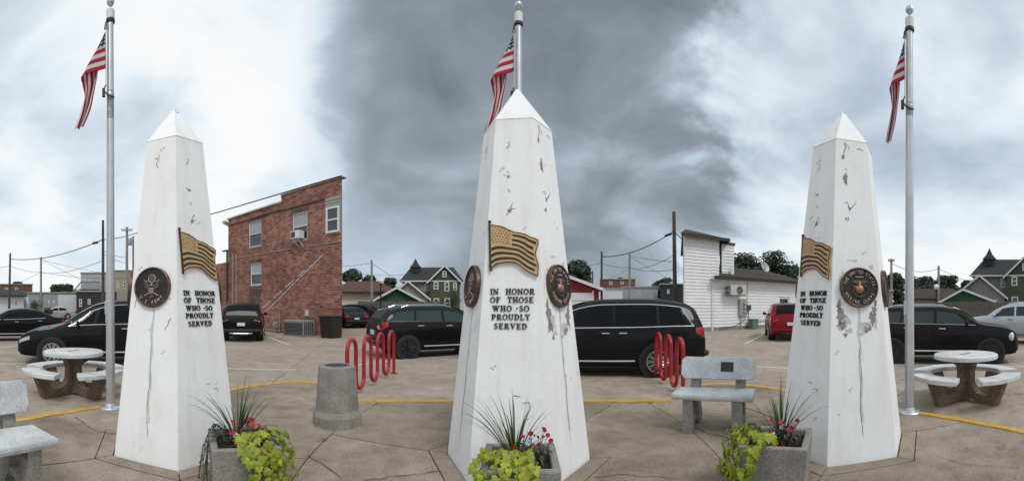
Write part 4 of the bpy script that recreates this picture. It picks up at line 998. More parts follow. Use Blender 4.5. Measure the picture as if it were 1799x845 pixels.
def car(name, label, kind, body, loc, heading, rims=M_RIMS, glass=None, group='parked cars', chrome=False, rails=False):
    """heading: world direction (radians from +X) the nose points to; loc = ground point under the middle"""
    tab = PROF[kind]; wi = WIN[kind]; L = tab[-1][0]; glass = glass or M_GLASS
    T = thing(name, label, {'van': 'van', 'sedan': 'car', 'suv': 'car', 'hatch': 'car'}[kind], loc, heading, group)
    X = lambda x: L / 2 - x
    n = 54; xs = [L * (i / n) for i in range(n + 1)]; xs = sorted(set(xs + [.03, .07, L - .03, L - .06]))
    vs = []; m = 25
    for x in xs:
        h = section(tab, x); ring = [(y, z) for y, z in h] + [(-y, z) for y, z in reversed(h[1:-1])]
        m = len(ring); vs += [(X(x), y, z) for y, z in ring]
    fs = [(i * m + k, i * m + (k + 1) % m, (i + 1) * m + (k + 1) % m, (i + 1) * m + k) for i in range(len(xs) - 1) for k in range(m)]
    fs += [tuple(range(m)), tuple((len(xs) - 1) * m + k for k in range(m))]
    MB().add(vs, fs).build('body', body, T, smooth=42)
    def side(x, r, off):
        s = section(tab, x); a, b = s[7], s[8]; return (X(x), a[0] + (b[0] - a[0]) * r + off, a[1] + (b[1] - a[1]) * r + .02 * (1 - r))
    for sg in (1, -1):
        for a, b, c, d in wi['win']:
            mb = MB(); mb.grid(lambda u, v: (lambda p: (p[0], sg * p[1], p[2]))(side((a + (b - a) * u) * (1 - v) + (c + (d - c) * u) * v, .05 + .86 * v, .006)), 8, 4); wn_ = mb.build('side_window', glass, T, smooth=True)
        xa, xb = wi['win'][0][0] - .1, wi['win'][-1][1] + .1
        if chrome:
            mb = MB(); mb.tube([(lambda p: (p[0], sg * p[1], p[2]))(side(xa + (xb - xa) * i / 16, .0, .008)) for i in range(17)], .013, 5); mb.build('belt_trim', M_CHROME, T)
            if kind == 'van':
                mb = MB(); xt0, xt1 = wi['win'][0][2] - .25, wi['win'][-1][3] + .05
                top = [(lambda p: (p[0], sg * p[1], p[2]))(side(wi['win'][0][0] - .12 + (wi['win'][0][2] - wi['win'][0][0]) * i / 5, .97 * i / 5, .008)) for i in range(6)]
                top += [(lambda p: (p[0], sg * p[1], p[2]))(side(wi['win'][0][2] + (xt1 - wi['win'][0][2]) * i / 14, .965, .008)) for i in range(1, 15)]
                top += [(lambda p: (p[0], sg * p[1], p[2]))(side(xt1 + (xb - xt1) * i / 4, .965 * (1 - i / 4), .008)) for i in range(1, 5)]
                mb.tube(top, .012, 5); mb.build('window_trim', M_CHROME, T)
        for q in range(2 if kind != 'sedan' else 2):
            wx = wi['win'][q][1] - (.16 if not (kind == 'van' and q == 1) else .16); wx = wx if not (kind == 'van' and q == 0) else wi['win'][1][1] + .22
            s = section(tab, wx); mb = MB(); mb.tube([(X(wx) + .1, sg * (s[6][0] + .004), s[6][1] - .02), (X(wx) + .08, sg * (s[6][0] + .035), s[6][1] - .015), (X(wx) - .08, sg * (s[6][0] + .035), s[6][1] - .015), (X(wx) - .1, sg * (s[6][0] + .004), s[6][1] - .02)], .014, 6); mb.build('door_handle', M_CHROME if chrome else M_TRIM, T)
        for wx in wi['wh']:
            R = wi['R']; s = section(tab, wx); yw = s[4][0]
            mb = MB(); Mx = Matrix.Rotation(-pi / 2 * sg, 3, 'X')
            mb.lathe([(R * 1.16, -.30), (R * 1.16, .006), (R * 1.10, .008)], 32, Mx, (X(wx), sg * yw, R)); mb.build('wheel_arch', M_TRIM, T, smooth=30)
            wh = MB(); wh.lathe([(R * .55, -.20), (R * .93, -.21), (R, -.17), (R, -.02), (R * .95, .014), (R * .72, .018), (R * .69, .0)], 36, Mx, (X(wx), sg * yw, R)); W_ = wh.build('wheel', M_TYRE, T, smooth=40)
            rm = MB(); rr = R * .70
            nn = 36; vs2 = []
            for r_, y_ in ((rr, .004), (rr, .02), (rr * .93, .02), (rr * .90, -.03), (rr * .86, -.06), (.02, -.06)): vs2 += [Mx @ Vector((r_ * cos(2 * pi * k / nn), r_ * sin(2 * pi * k / nn), y_)) + Vector((X(wx), sg * yw, R)) for k in range(nn)]
            rimring = MB().add(vs2[:4 * nn], [(i * nn + k, i * nn + (k + 1) % nn, (i + 1) * nn + (k + 1) % nn, (i + 1) * nn + k) for i in range(3) for k in range(nn)])
            ns = 10 if kind == 'van' else 7
            for k in range(ns):
                a = 2 * pi * k / ns
                for e in (-.07, .07):
                    p0 = Mx @ Vector((rr * .16 * cos(a), rr * .16 * sin(a), .012)); p1 = Mx @ Vector((rr * .93 * cos(a + e * 1.6), rr * .93 * sin(a + e * 1.6), .016)); rimring.tube([p0 + Vector((X(wx), sg * yw, R)), p1 + Vector((X(wx), sg * yw, R))], [.017, .013], 5)
            rimring.lathe([(rr * .2, -.02), (rr * .2, .018), (rr * .1, .026)], 12, Mx, (X(wx), sg * yw, R)); rimring.build('rim', rims, W_, smooth=40)
        # lamps
        mb = MB(); xh = .16 if kind != 'hatch' else .2; s = section(tab, xh)
        mb.grid(lambda u, v: (X(.05 + .30 * u), sg * (section(tab, .05 + .30 * u)[5][0] * (1) + .006), section(tab, .05 + .30 * u)[5][1] + (section(tab, .05 + .30 * u)[6][1] - section(tab, .05 + .30 * u)[5][1]) * (v * .8 + .1)), 6, 3)
        if kind == 'hatch': s = section(tab, .24); mb = MB().lathe([(.115, -.05), (.12, .01), (.10, .03), (.05, .045), (.004, .05)], 20, Matrix.Rotation(-.95 * sg, 3, 'Z') @ Matrix.Rotation(-pi / 2, 3, 'X') @ Matrix.Scale(-1 if sg < 0 else 1, 3, (0, 0, 1)), (X(.20), sg * (s[5][0] - .02), s[5][1] + .03))
        mb.build('headlight', M_HEAD, T, smooth=True)
        mb = MB(); zb, zs, zr, w = pint(tab, L - .12)
        z0, z1 = (.88, 1.10) if kind in ('suv', 'van', 'hatch') else (.72, .93)
        def tl(u, v):
            x = L - .40 + .38 * u if u < .7 else L - .134 + .10 * (u - .7) / .3
            s = section(tab, min(x, L - .02)); return s
        xt = L - .02
        # wraps the rear corner: a side patch and a rear patch
        yb = section(tab, L - .03)[5][0]
        mb.add([(X(L - .24), sg * (section(tab, L - .24)[5][0] + .008), z0 + .10), (X(L - .24), sg * (section(tab, L - .24)[5][0] + .004), z1), (X(L - .06), sg * (section(tab, L - .06)[5][0] + .012), z1), (X(L - .06), sg * (section(tab, L - .06)[5][0] + .012), z0),
                (X(L) - .015, sg * (yb - .06), z0), (X(L) - .02 + .1 * (z1 > 1), sg * (yb - .08), z1), (X(L) - .015, sg * (yb - .30), z0 + .06), (X(L) - .02 + .1 * (z1 > 1), sg * (yb - .26), z1)],
               [(0, 1, 2, 3), (3, 2, 5, 4), (4, 5, 7, 6)]); mb.build('tail_light', M_TAIL, T)
        s = section(tab, wi['win'][0][0] + .12); mb = MB(); mb.lathe([(.02, -.10), (.07, -.09), (.085, .0), (.07, .08), (.02, .09)], 10, Matrix.Scale(.55, 3, (1, 0, 0)) @ Matrix.Rotation(pi / 2, 3, 'X'), (X(wi['win'][0][0] + .14), sg * (s[7][0] + .12), s[7][1] + .07)); mb.tube([(X(wi['win'][0][0] + .14), sg * (s[7][0] - .02), s[7][1] + .01), (X(wi['win'][0][0] + .14), sg * (s[7][0] + .08), s[7][1] + .05)], .02, 6); mb.build('mirror', body, T, smooth=True)
        if rails:
            mb = MB(); mb.tube([(X(x), sg * .86 * section(tab, x)[8][0], section(tab, x)[10][1] + (.045 if 0 < i < 8 else .0)) for i, x in enumerate([wi['win'][0][3] - .3 + (wi['win'][-1][3] - wi['win'][0][3] + .1) * q / 8 for q in range(9)])], .018, 6); mb.build('roof_rail', M_CHROME, T)
        mb = MB(); xs_ = [wi['wh'][0] + .5, wi['wh'][1] - .5]; mb.tube([(X(x), sg * (section(tab, x)[3][0] + .012), section(tab, x)[3][1] + .03) for x in xs_], .02, 6); mb.build('sill_trim', M_CHROME if chrome or kind == 'hatch' else M_TRIM, T)
    def topg(x, q, off):
        s = section(tab, x); y = q * s[9][0] * .93; zc_ = s[12][1] + (s[10][1] - s[12][1]) * abs(q) ** 2.2 - .004 * abs(q); return (X(x), y, zc_ + off)
    a, b = wi['ws']; MB().grid(lambda u, v: topg(a + (b - a) * u + .06, v * 2 - 1, .012), 10, 10).build('windscreen', glass, T, smooth=True)
    a, b = wi['rw']; MB().grid(lambda u, v: topg(a + (b - a) * u, (v * 2 - 1) * .92, .014), 8, 10).build('rear_window', glass, T, smooth=True)
    MB().b2((X(L) - .03, -.17, .70 if kind != 'sedan' else .62), (X(L) + .012, .17, .84 if kind != 'sedan' else .74)).build('licence_plate', M_PLATE, T)
    mb = MB(); w = pint(tab, L - .05)[3]
    mb.tube([(X(L) + .05, w * .98, .52), (X(L) - .05, w * .8, .5), (X(L) - .055, 0, .5), (X(L) - .05, -w * .8, .5), (X(L) + .05, -w * .98, .52)], .07, 8); mb.build('rear_bumper', M_TRIM if body is not M_CRED else body, T, smooth=True)
    if kind == 'suv':
        mb = MB(); mb.tube([(X(L) - .07, -.5, .40), (X(L) - .10, -.3, .37), (X(L) - .10, .3, .37), (X(L) - .07, .5, .40)], .045, 8); mb.build('skid_plate', M_CHROME if body is not M_CRED else M_TRIM, T, smooth=True)
    mb = MB(); mb.tube([(X(0) - .12, -.62, .46), (X(0) - .0, -.35, .44), (X(0) - .0, .35, .44), (X(0) - .12, .62, .46)], .05, 8); mb.build('front_bumper', M_TRIM, T, smooth=True)
    MB().box((X(.06), 0, .60), (.06, .8, .12)).build('grille', M_TRIM, T)
    return T
def nose(x, side, turn=0.0):
    """direction of the tangent at bearing x: side -1 nose to picture left, +1 right"""
    return -TH(x) + (pi if side < 0 else 0) + turn
car('parked_minivan', 'black minivan with silver multi spoke wheel, behind the round table by the leftmost flagpole', 'van', M_CBLK, P(196, 11.4), nose(196, -1, radians(2)), M_RIMS, chrome=True)
car('parked_sedan', 'black sedan cut by the left edge of the picture, red tail lamp showing', 'sedan', M_CBLK, P(20, 18.5), nose(20, -1, radians(8)), M_RIMS, chrome=True)
car('parked_suv', 'black sport utility seen from behind in front of the brick building', 'suv', M_CBLK, P(430, 19.5), pi / 2 - TH(430) - radians(4), M_RIMS, rails=True)
car('parked_sedan', 'small silver car far off between the grey sheds and the black sedan', 'sedan', M_CSIL, P(94, 44), nose(94, -1, .3), M_RIMS, group='far parked cars')
car('parked_hatchback', 'black hatchback seen from its rear corner beside the left red bike rack', 'hatch', M_CBLK, P(766, 13.1), nose(766, 1, radians(24)), M_RIMB, M_GLASS2, chrome=True, rails=True)
car('parked_minivan', 'long black van behind the red bike rack right of the middle obelisk', 'van', M_CBLK, P(1045, 9.75), nose(1045, -1, radians(-4)), M_RIMS, chrome=True)
car('parked_sedan', 'dark sedan seen from behind at the far left of the bike rack', 'sedan', M_CDRK, P(612, 29.5), pi / 2 - TH(612) + radians(14), M_RIMS, group='far parked cars')
car('parked_suv', 'dark sport utility standing sideways near the old lamp post', 'suv', M_CDRK, P(640, 36), nose(640, 1, radians(-20)), M_RIMS, group='far parked cars')
car('parked_suv', 'red sport utility seen from behind beside the white house', 'suv', M_CRED, P(1380, 19.8), pi / 2 - TH(1380) + radians(6), M_RIMS, M_GLASS)
car('parked_hatchback', 'black hatchback side on behind the round table right of the flagpole', 'hatch', M_CBLK, P(1653, 11.6), nose(1653, 1, radians(-1)), M_RIMB, M_GLASS2, chrome=True, rails=True)
car('parked_suv', 'silver sport utility cut by the right edge of the picture', 'suv', M_CSIL, P(1785, 17.2), nose(1785, -1, radians(-12)), M_RIMS, M_GLASS2, rails=True)
# ------------------------------------------------------------------ buildings
def brick_mat(name, c1, c2, cm, sc=1.0, rotx=True):
    m = bpy.data.materials.new(name); m.use_nodes = True
    N, Lk = m.node_tree.nodes, m.node_tree.links; b = N['Principled BSDF']; b.inputs['Roughness'].default_value = .9; b.inputs['Specular IOR Level'].default_value = .2
    t = N.new('ShaderNodeTexCoord'); s = N.new('ShaderNodeSeparateXYZ'); Lk.new(t.outputs['Object'], s.inputs[0])
    ad = N.new('ShaderNodeMath'); ad.operation = 'ADD'; Lk.new(s.outputs[0], ad.inputs[0]); Lk.new(s.outputs[1], ad.inputs[1])
    c = N.new('ShaderNodeCombineXYZ'); Lk.new(ad.outputs[0], c.inputs[0]); Lk.new(s.outputs[2], c.inputs[1])
    k = N.new('ShaderNodeTexBrick'); k.inputs['Scale'].default_value = 1.0; k.inputs['Brick Width'].default_value = .23 * sc; k.inputs['Row Height'].default_value = .078 * sc; k.inputs['Mortar Size'].default_value = .008 * sc
    k.inputs['Color1'].default_value = (*c1, 1); k.inputs['Color2'].default_value = (*c2, 1); k.inputs['Mortar'].default_value = (*cm, 1); k.inputs['Bias'].default_value = -.1
    Lk.new(c.outputs[0], k.inputs['Vector'])
    out = k.outputs['Color']
    for sc2, lo, hi, p0, p1 in ((.45, .72, 1.1, .38, .62), (2.6, .68, 1.15, .35, .65), (14, .8, 1.2, .35, .65)):
        n = N.new('ShaderNodeTexNoise'); n.inputs['Scale'].default_value = sc2; n.inputs['Detail'].default_value = 6; n.inputs['Roughness'].default_value = .65; Lk.new(t.outputs['Object'], n.inputs['Vector'])
        mr = N.new('ShaderNodeMapRange'); mr.inputs['From Min'].default_value = p0; mr.inputs['From Max'].default_value = p1; mr.inputs['To Min'].default_value = lo; mr.inputs['To Max'].default_value = hi; Lk.new(n.outputs['Fac'], mr.inputs['Value'])
        x = N.new('ShaderNodeMix'); x.data_type = 'RGBA'; x.blend_type = 'MULTIPLY'; x.inputs['Factor'].default_value = 1; Lk.new(out, x.inputs[6]); Lk.new(mr.outputs[0], x.inputs[7]); out = x.outputs[2]
    Lk.new(out, b.inputs['Base Color'])
    bp = N.new('ShaderNodeBump'); bp.inputs['Strength'].default_value = .6; bp.inputs['Distance'].default_value = .01; Lk.new(k.outputs['Fac'], bp.inputs['Height']); bp.invert = True; Lk.new(bp.outputs[0], b.inputs['Normal'])
    return m
M_BRICK = brick_mat('old_red_brick', (.40, .155, .105), (.15, .062, .05), (.33, .26, .22), 1.55)
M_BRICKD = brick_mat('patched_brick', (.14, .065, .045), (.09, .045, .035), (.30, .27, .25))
M_BRICKF = brick_mat('far_brick', (.24, .085, .055), (.15, .06, .045), (.2, .15, .12), 2)
M_WTRIM = mat('white_trim', (.72, .72, .71), .6, var=.12); M_WIND = mat('window_glass', (.035, .042, .048), .08, spec=.8); M_WINL = mat('window_blind', (.34, .36, .36), .5)
M_STONE = mat('grey_stone', (.30, .28, .26), .9, var=.35, vscale=5); M_GSID = mat('grey_green_siding', (.30, .31, .27), .8, var=.15)
M_WSID = mat('white_siding', (.78, .78, .77), .6, color2=(.70, .70, .69), vscale=1.2); M_BROOF = mat('brown_shingle', (.065, .042, .034), .95, var=.45, vscale=30, bump=.6)
M_DROOF = mat('dark_shingle', (.042, .043, .048), .95, var=.4, vscale=14, bump=.5); M_RROOF = mat('red_brown_roof', (.115, .048, .038), .9, var=.35, vscale=6)
M_METAL = mat('shed_metal', (.36, .38, .39), .6, var=.12, vscale=1.5); M_MWHITE = mat('shed_white', (.66, .68, .69), .6, var=.08); M_DARKB = mat('dark_cladding', (.028, .031, .036), .7, var=.3)
M_TAN = mat('tan_render', (.36, .31, .23), .9, var=.2); M_CREAM = mat('cream_wall', (.60, .53, .42), .85, var=.1); M_GREEN = mat('green_boards', (.022, .08, .038), .7, var=.25); M_OLIVE = mat('olive_boards', (.075, .085, .042), .8, var=.2)
M_REDW = mat('red_boards', (.24, .030, .026), .75, var=.2); M_WOOD = mat('weathered_wood', (.17, .145, .12), .9, var=.4, vscale=10); M_WOODG = mat('grey_wood', (.25, .235, .215), .9, var=.35, vscale=10)
M_GUT = mat('dark_gutter', (.028, .022, .02), .6); M_GREYM = mat('grey_metal', (.34, .35, .34), .5, .4); M_ACB = mat('unit_beige', (.52, .50, .45), .6, var=.1); M_DKGRILL = mat('dark_grille', (.05, .055, .06), .6)
M_BROWNP = mat('brown_pole_wood', (.105, .075, .055), .95, color2=(.06, .045, .035), vscale=5); M_GREYP = mat('grey_pole_wood', (.32, .30, .275), .95, color2=(.22, .205, .19), vscale=5); M_WIRE = mat('wire_black', (.018, .018, .02), .7)

def wall_holes(mb, x0, x1, z0, z1, holes, y=0.0, dep=.14):
    xs = sorted({x0, x1, *[h[0] for h in holes], *[h[1] for h in holes]}); zs = sorted({z0, z1, *[h[2] for h in holes], *[h[3] for h in holes]})
    for a, b in zip(xs, xs[1:]):
        for c, d in zip(zs, zs[1:]):
            if any(h[0] - 1e-6 <= a and b <= h[1] + 1e-6 and h[2] - 1e-6 <= c and d <= h[3] + 1e-6 for h in holes): continue
            mb.add([(a, y, c), (b, y, c), (b, y, d), (a, y, d)], [(0, 1, 2, 3)])
    for a, b, c, d in holes:
        mb.add([(a, y, c), (b, y, c), (b, y, d), (a, y, d), (a, y + dep, c), (b, y + dep, c), (b, y + dep, d), (a, y + dep, d)], [(0, 1, 5, 4), (1, 2, 6, 5), (2, 3, 7, 6), (3, 0, 4, 7)])
def window(par, x0, x1, z0, z1, y=.06, fr=.055, frame=None, glass=None, sash=True, sill=None):
    mb = MB(); mb.add([(x0, y + .03, z0), (x1, y + .03, z0), (x1, y + .03, z1), (x0, y + .03, z1)], [(0, 1, 2, 3)])
    w = mb.build('window', glass or M_WIND, par)
    mb = MB(); zm = (z0 + z1) / 2
    for lo, hi in (((x0, y - .03, z0), (x0 + fr, y + .035, z1)), ((x1 - fr, y - .03, z0), (x1, y + .035, z1)), ((x0 + fr, y - .028, z0), (x1 - fr, y + .033, z0 + fr)), ((x0 + fr, y - .028, z1 - fr), (x1 - fr, y + .033, z1))): mb.b2(lo, hi)
    if sash: mb.b2((x0 + fr, y - .026, zm - fr * .4), (x1 - fr, y + .031, zm + fr * .4))
    mb.build('frame', frame or M_WTRIM, w)
    if sill: MB().b2((x0 - .06, y - .10, z0 - .10), (x1 + .06, y + .0, z0 - .004)).build('sill', sill, w)
    return w

def shear(T, F, x):
    """plan of a corner plot: the side walls run askew to the front"""
    t = TH(x); dr = Vector((sin(t), cos(t), 0)); k = dr.dot(F.ux) / dr.dot(F.uy) * 1.02
    for o in kids(T):
        vs = o.data.vertices
        if max(v.co.y for v in vs) < .35: continue
        for v in vs: v.co.x += k * max(0.0, v.co.y)
        for c in kids(o):
            for v in c.data.vertices: v.co.x += k * max(0.0, v.co.y)
# ---- brick building
A, B_ = P(401, 27.5), P(601, 19.6)
F = Frame.line(A, B_); Lw = (B_ - A).length
T = thing('brick_building', 'two storey red brick building with white framed windows, power line across its roof', 'building', F.o, F.a)
hb = []
def rect(fr, x0, y0, x1, y1):
    a, z1 = fr.at(x0, y0); b, z0 = fr.at(x1, y1); return (a, b, z0, z1)
wins = [rect(F, 437, 391, 459, 431), rect(F, 514, 376, 540, 420), rect(F, 440, 463, 459, 500)]
wins = [(a, b, z0, z1) for a, b, z0, z1 in wins]
zl = F.at(401, 386)[1]; zm_ = F.at(494, 344)[1]; xm = F.at(494, 344)[0]; zr_ = F.at(600, 312)[1]
sx0, sx1 = F.at(572, 400)[0], Lw - .02; sz0, sz1 = F.at(585, 412)[1], F.at(585, 346)[1]
mb = MB(); holes = wins
wall_holes(mb, 0, xm, 0, zl, [wins[0], wins[2]]); wall_holes(mb, xm, Lw, 0, zr_, [wins[1]] if wins[1][0] > xm else [])
D = 9.0
mb.add([(0, 0, 0), (0, D, 0), (0, D, zl), (0, 0, zl)], [(0, 1, 2, 3)]); mb.add([(Lw, 0, 0), (Lw, D, 0), (Lw, D, zr_), (Lw, 0, zr_)], [(0, 1, 2, 3)]); mb.add([(0, D, 0), (Lw, D, 0), (Lw, D, zl), (0, D, zl)], [(0, 1, 2, 3)])
mb.add([(xm, 0, zl), (xm, D, zl), (xm, D, zr_), (xm, 0, zr_)], [(0, 1, 2, 3)])
mb.build('wall', M_BRICK, T)
mb = MB(); mb.b2((0, 0.3, zl - .5), (Lw, D, zl - .45)); mb.build('roof', M_DROOF, T)
mb = MB(); mb.b2((-.12, -.08, zl), (xm - .003, .25, zl + .09)); mb.build('coping', mat('white_coping', (.62, .62, .6), .7, var=.3), T); mb = MB(); mb.b2((xm, -.05, zr_), (Lw + .03, .28, zr_ + .07)); mb.build('coping', M_STONE, T)
for z, xa, xb in ((zl - .32, 0, xm), (zr_ - .75, xm, sx0)):
    mb = MB(); mb.b2((xa + .01, -.07, z - .09), (xb - .01, -.004, z)); mb.build('brick_course', M_BRICK, T)
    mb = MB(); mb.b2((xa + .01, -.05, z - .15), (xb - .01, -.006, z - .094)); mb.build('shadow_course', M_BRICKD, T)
mb = MB(); mb.b2((.1, -.03, F.at(450, 447)[1] - .05), (Lw - .05, -.003, F.at(450, 447)[1])); mb.build('floor_course', M_STONE, T)
for i, wd in enumerate(wins):
    window(T, *wd, sill=M_STONE, glass=M_WIND); MB().b2((wd[0] - .1, -.02, wd[3] + .004), (wd[1] + .1, -.003, wd[3] + .2)).build('lintel', M_BRICKD, T)
    mb = MB(); mb.b2((wd[0] + .06, .075, (wd[2] + wd[3]) / 2 + .02), (wd[1] - .06, .08, wd[3] - .06)); mb.build('blind', M_WINL, T)
a, b, z0, z1 = rect(F, 438, 508, 459, 548); MB().b2((a, -.006, z0), (b, .0, z1)).build('bricked_up_opening', M_BRICKD, T)
# timber patch with window
mb = MB(); nb = 12
for i in range(nb):
    za, zb = sz0 + (sz1 - sz0) * i / nb, sz0 + (sz1 - sz0) * (i + 1) / nb
    mb = MB().prism([(-.02, za), (-.055, za + .004), (-.03, zb), (-.02, zb)], lambda y, z: (sx0, y, z), lambda y, z: (sx1, y, z)); mb.build('siding_board', M_GSID, T)
a, z1 = F.at(575, 366); b, z0 = F.at(598, 407); window(T, a, b, z0, z1, y=-.09, fr=.1)
# pipes, stair scars
for px in (411, 417):
    x, zt = F.at(px, 447); mb = MB(); mb.tube([(x, -.08, 0), (x, -.08, zt)], .035, 8); mb.build('conduit', M_GREYM, T, smooth=50)
xa, za = F.at(463, 552); xb, zb = F.at(568, 447)
for dz, sh_ in ((0, 0), (.35, -.1)):
    mb = MB(); p, q = Vector((xa + sh_, -.004, za + dz)), Vector((xb - 1.4 * (dz > 0), -.004, zb + dz - (1.1 if dz else 0)))
    n = 14
    for i in range(n):
        if dz and i % 4 == 3: continue
        u, v = p + (q - p) * (i / n), p + (q - p) * ((i + .9) / n); mb.add([u, v, v + Vector((0, 0, .04)), u + Vector((0, 0, .04))], [(0, 1, 2, 3)])
    mb.build('old_stair_mark', M_WTRIM, T)['kind'] = 'stuff'
x, z = F.at(403, 440); mb = MB(); mb.tube([(x - .1, -.12, 0), (x - .1, -.12, z)], .07, 8); mb.box((x - .35, -.12, z), (.6, .12, .1)); mb.build('downspout', M_GUT, T)
mb = MB(); mb.box((-.18, .3, zl - .15), (.3, 1.2, .18)); mb.build('eave_return', M_WTRIM, T)
shear(T, F, 601)
# rear wing with grey door
Tw = thing('brick_annex', 'low brick annex with grey door left of the brick building', 'building', F.w(-2.3, 1.6), F.a)
zt = 1.6 + 28.5 * (HOR - 455) / FPX
dxa, dxb = .2, 1.75
mb = MB(); wall_holes(mb, -2.2, 2.3, 0, zt, [(dxa, dxb, 0, 2.4)], dep=.2); mb.add([(-2.2, 0, 0), (-2.2, 6, 0), (-2.2, 6, zt), (-2.2, 0, zt), (2.3, 0, zt), (2.3, 6, zt)], [(0, 1, 2, 3), (3, 2, 5, 4)]); mb.build('wall', M_BRICK, Tw)
mb = MB(); mb.b2((dxa, .12, 0), (dxb, .16, 2.4)); mb.build('door', mat('grey_blue_door', (.22, .25, .29), .6), Tw); MB().b2((dxa - .1, -.03, 2.404), (dxb + .1, -.004, 2.6)).build('door_head', M_WTRIM, Tw)
# ground units by the brick wall
def ac_box(name, label, fr, px0, py0, px1, py1, dep, body, grp=None, cat='air conditioner'):
    a, z1 = fr.at(px0, py0, -dep - .3); b, z0 = fr.at(px1, py1, -dep - .3); z0 = 0.0; xc = (a + b) / 2; w = b - a
    q = thing(name, label, cat, fr.w(xc, -dep / 2 - .3), fr.a, grp); h = z1 - z0
    MB().b2((-w / 2, -dep / 2, .04), (w / 2, dep / 2, h)).build('case', body, q, bevel=.02)
    for i in range(9): MB().b2((-w / 2 + .06, -dep / 2 - .012, .1 + (h - .2) * i / 9), (w / 2 - .06, -dep / 2 - .002, .1 + (h - .2) * (i + .6) / 9)).build('louvre', M_DKGRILL, q)
    for i in range(5): MB().b2((w / 2 + .002, -dep / 2 + .05 + i * .14, .1), (w / 2 + .012, -dep / 2 + .12 + i * .14, h - .1)).build('louvre', M_DKGRILL, q)
    MB().b2((-w / 2 - .05, -dep / 2 - .05, 0), (w / 2 + .05, dep / 2 + .05, .038)).build('pad', M_STONE, q)
ac_box('ac_condenser', 'grey louvred air conditioner on the ground against the brick wall', F, 498, 562, 533, 582, .8, M_GREYM)
q = thing('wall_meter', 'small grey gas meter with pipes at the foot of the brick wall', 'meter', F.w(F.at(490, 570)[0], -.2), F.a)
mb = MB(); mb.box((0, 0, .5), (.3, .2, .35)); mb.lathe([(.12, -.06), (.12, .06)], 14, Matrix.Rotation(pi / 2, 3, 'X'), (0, -.12, .52)); mb.build('meter_body', M_GREYM, q); mb = MB(); mb.tube([(-.1, 0, .3), (-.1, 0, 0)], .025, 6); mb.tube([(.1, 0, .3), (.1, 0, .1), (.3, 0, .1), (.3, 0, 1.2)], .025, 6); mb.tube([(-1.6, .05, .18), (.3, .05, .12)], .03, 6); mb.build('pipe', M_GREYM, q)
q = thing('electric_box', 'small pale switch box on the brick wall above the air conditioner', 'electric box', F.w(F.at(541, 550)[0], -.07, F.at(541, 550)[1]), F.a)
MB().box((0, 0, 0), (.22, .13, .32)).build('box', M_ACB, q, bevel=.01); MB().tube([(0, .02, -.16), (0, .02, -F.at(541, 550)[1] + .02)], .018, 6).build('conduit', M_GREYM, q)
w1 = wins[1]; q = thing('window_air_conditioner', 'white window air conditioner in the upper window of the brick building', 'air conditioner', F.w((w1[0] + w1[1]) / 2, -.2, w1[2] + .06), F.a)
MB().b2((-.34, -.2, 0), (.34, .22, .42)).build('case', M_WTRIM, q, bevel=.02); MB().b2((-.28, -.212, .06), (.05, -.202, .36)).build('grille', M_DKGRILL, q)
for s in (-.2, .2): MB().tube([(s, -.15, 0), (s + .1, .18, -.4)], .02, 6).build('bracket', M_WTRIM, q)
q = thing('rubbish_bin', 'dark bin at the right end of the brick wall', 'bin', F.w(Lw - .3, -.5), F.a)
mb = MB(); vs = [(-.35, -.3, 0), (.35, -.3, 0), (.35, .3, 0), (-.35, .3, 0), (-.42, -.38, 1.0), (.42, -.38, 1.0), (.42, .38, 1.0), (-.42, .38, 1.0)]; mb.add(vs, [(3, 2, 1, 0), (0, 1, 5, 4), (1, 2, 6, 5), (2, 3, 7, 6), (3, 0, 4, 7)]); mb.build('body', M_TRIM, q); MB().b2((-.45, -.42, 1.004), (.45, .42, 1.08)).build('lid', M_TRIM, q, bevel=.03)

# ---- white house
A, B_ = P(1201, 23.4), P(1404, 31.2); F = Frame.line(A, B_); Lw = (B_ - A).length
T = thing('white_house', 'white clapboard house with brown roofs, lower wing and sided chimney', 'house', F.o, F.a)
xs_, ze = F.at(1263, 421); zmain = 5.75; xe0, zext = F.at(1250, 490)[0], 3.3
def clap(par, x0, x1, z0, z1, y, name='clapboards', pitch=.19, face='f', holes=()):
    mb = MB(); n = max(1, int((z1 - z0) / pitch)); p = (z1 - z0) / n
    for i in range(n):
        za, zb = z0 + p * i, z0 + p * (i + 1)
        segs = [(x0, x1)]
        for h in holes:
            if zb > h[2] and za < h[3]: segs = [s for a, b in segs for s in ((a, min(b, h[0])), (max(a, h[1]), b)) if s[1] - s[0] > .01]
        for a, b in segs:
            if face == 'f': mb.prism([(0, za + .012), (-.052, za), (-.012, zb), (0, zb)], lambda q, z: (a, y + q, z), lambda q, z: (b, y + q, z))
            else:
                sg = -1 if face == 'l' else 1; mb.prism([(0, za + .012), (sg * .052, za), (sg * .012, zb), (0, zb)], lambda q, z: (y + q, a, z), lambda q, z: (y + q, b, z))
    o = mb.build(name, M_WSID, par); o['kind'] = 'stuff'; return o
wa, wz1 = F.at(1370, 525); wb, wz0 = F.at(1384, 538); wh = (wa, wb, wz0 - .25, wz1)
mb = MB(); mb.b2((0, 0, 0), (xs_, 8, zmain)); mb.build('wall', M_WSID, T)
mb = MB(); wall_holes(mb, xs_ + .002, Lw, 0, zext, [wh], y=.02); mb.add([(Lw, .02, 0), (Lw, 7, 0), (Lw, 7, zext), (Lw, .02, zext)], [(0, 1, 2, 3)]); mb.build('wing_wall', M_WSID, T)
clap(T, .12, xe0 - .06, .25, zmain - .05, -.002); clap(T, xe0 - .055, xs_ - .005, zext + .1, zmain - .052, -.002); clap(T, xe0 + .12, Lw - .1, .22, zext - .08, -.002, holes=[(wh[0] - .1, wh[1] + .1, wh[2] - .1, wh[3] + .1)]); clap(T, .05, 7.9, .25, zmain - .05, -.002, face='l')
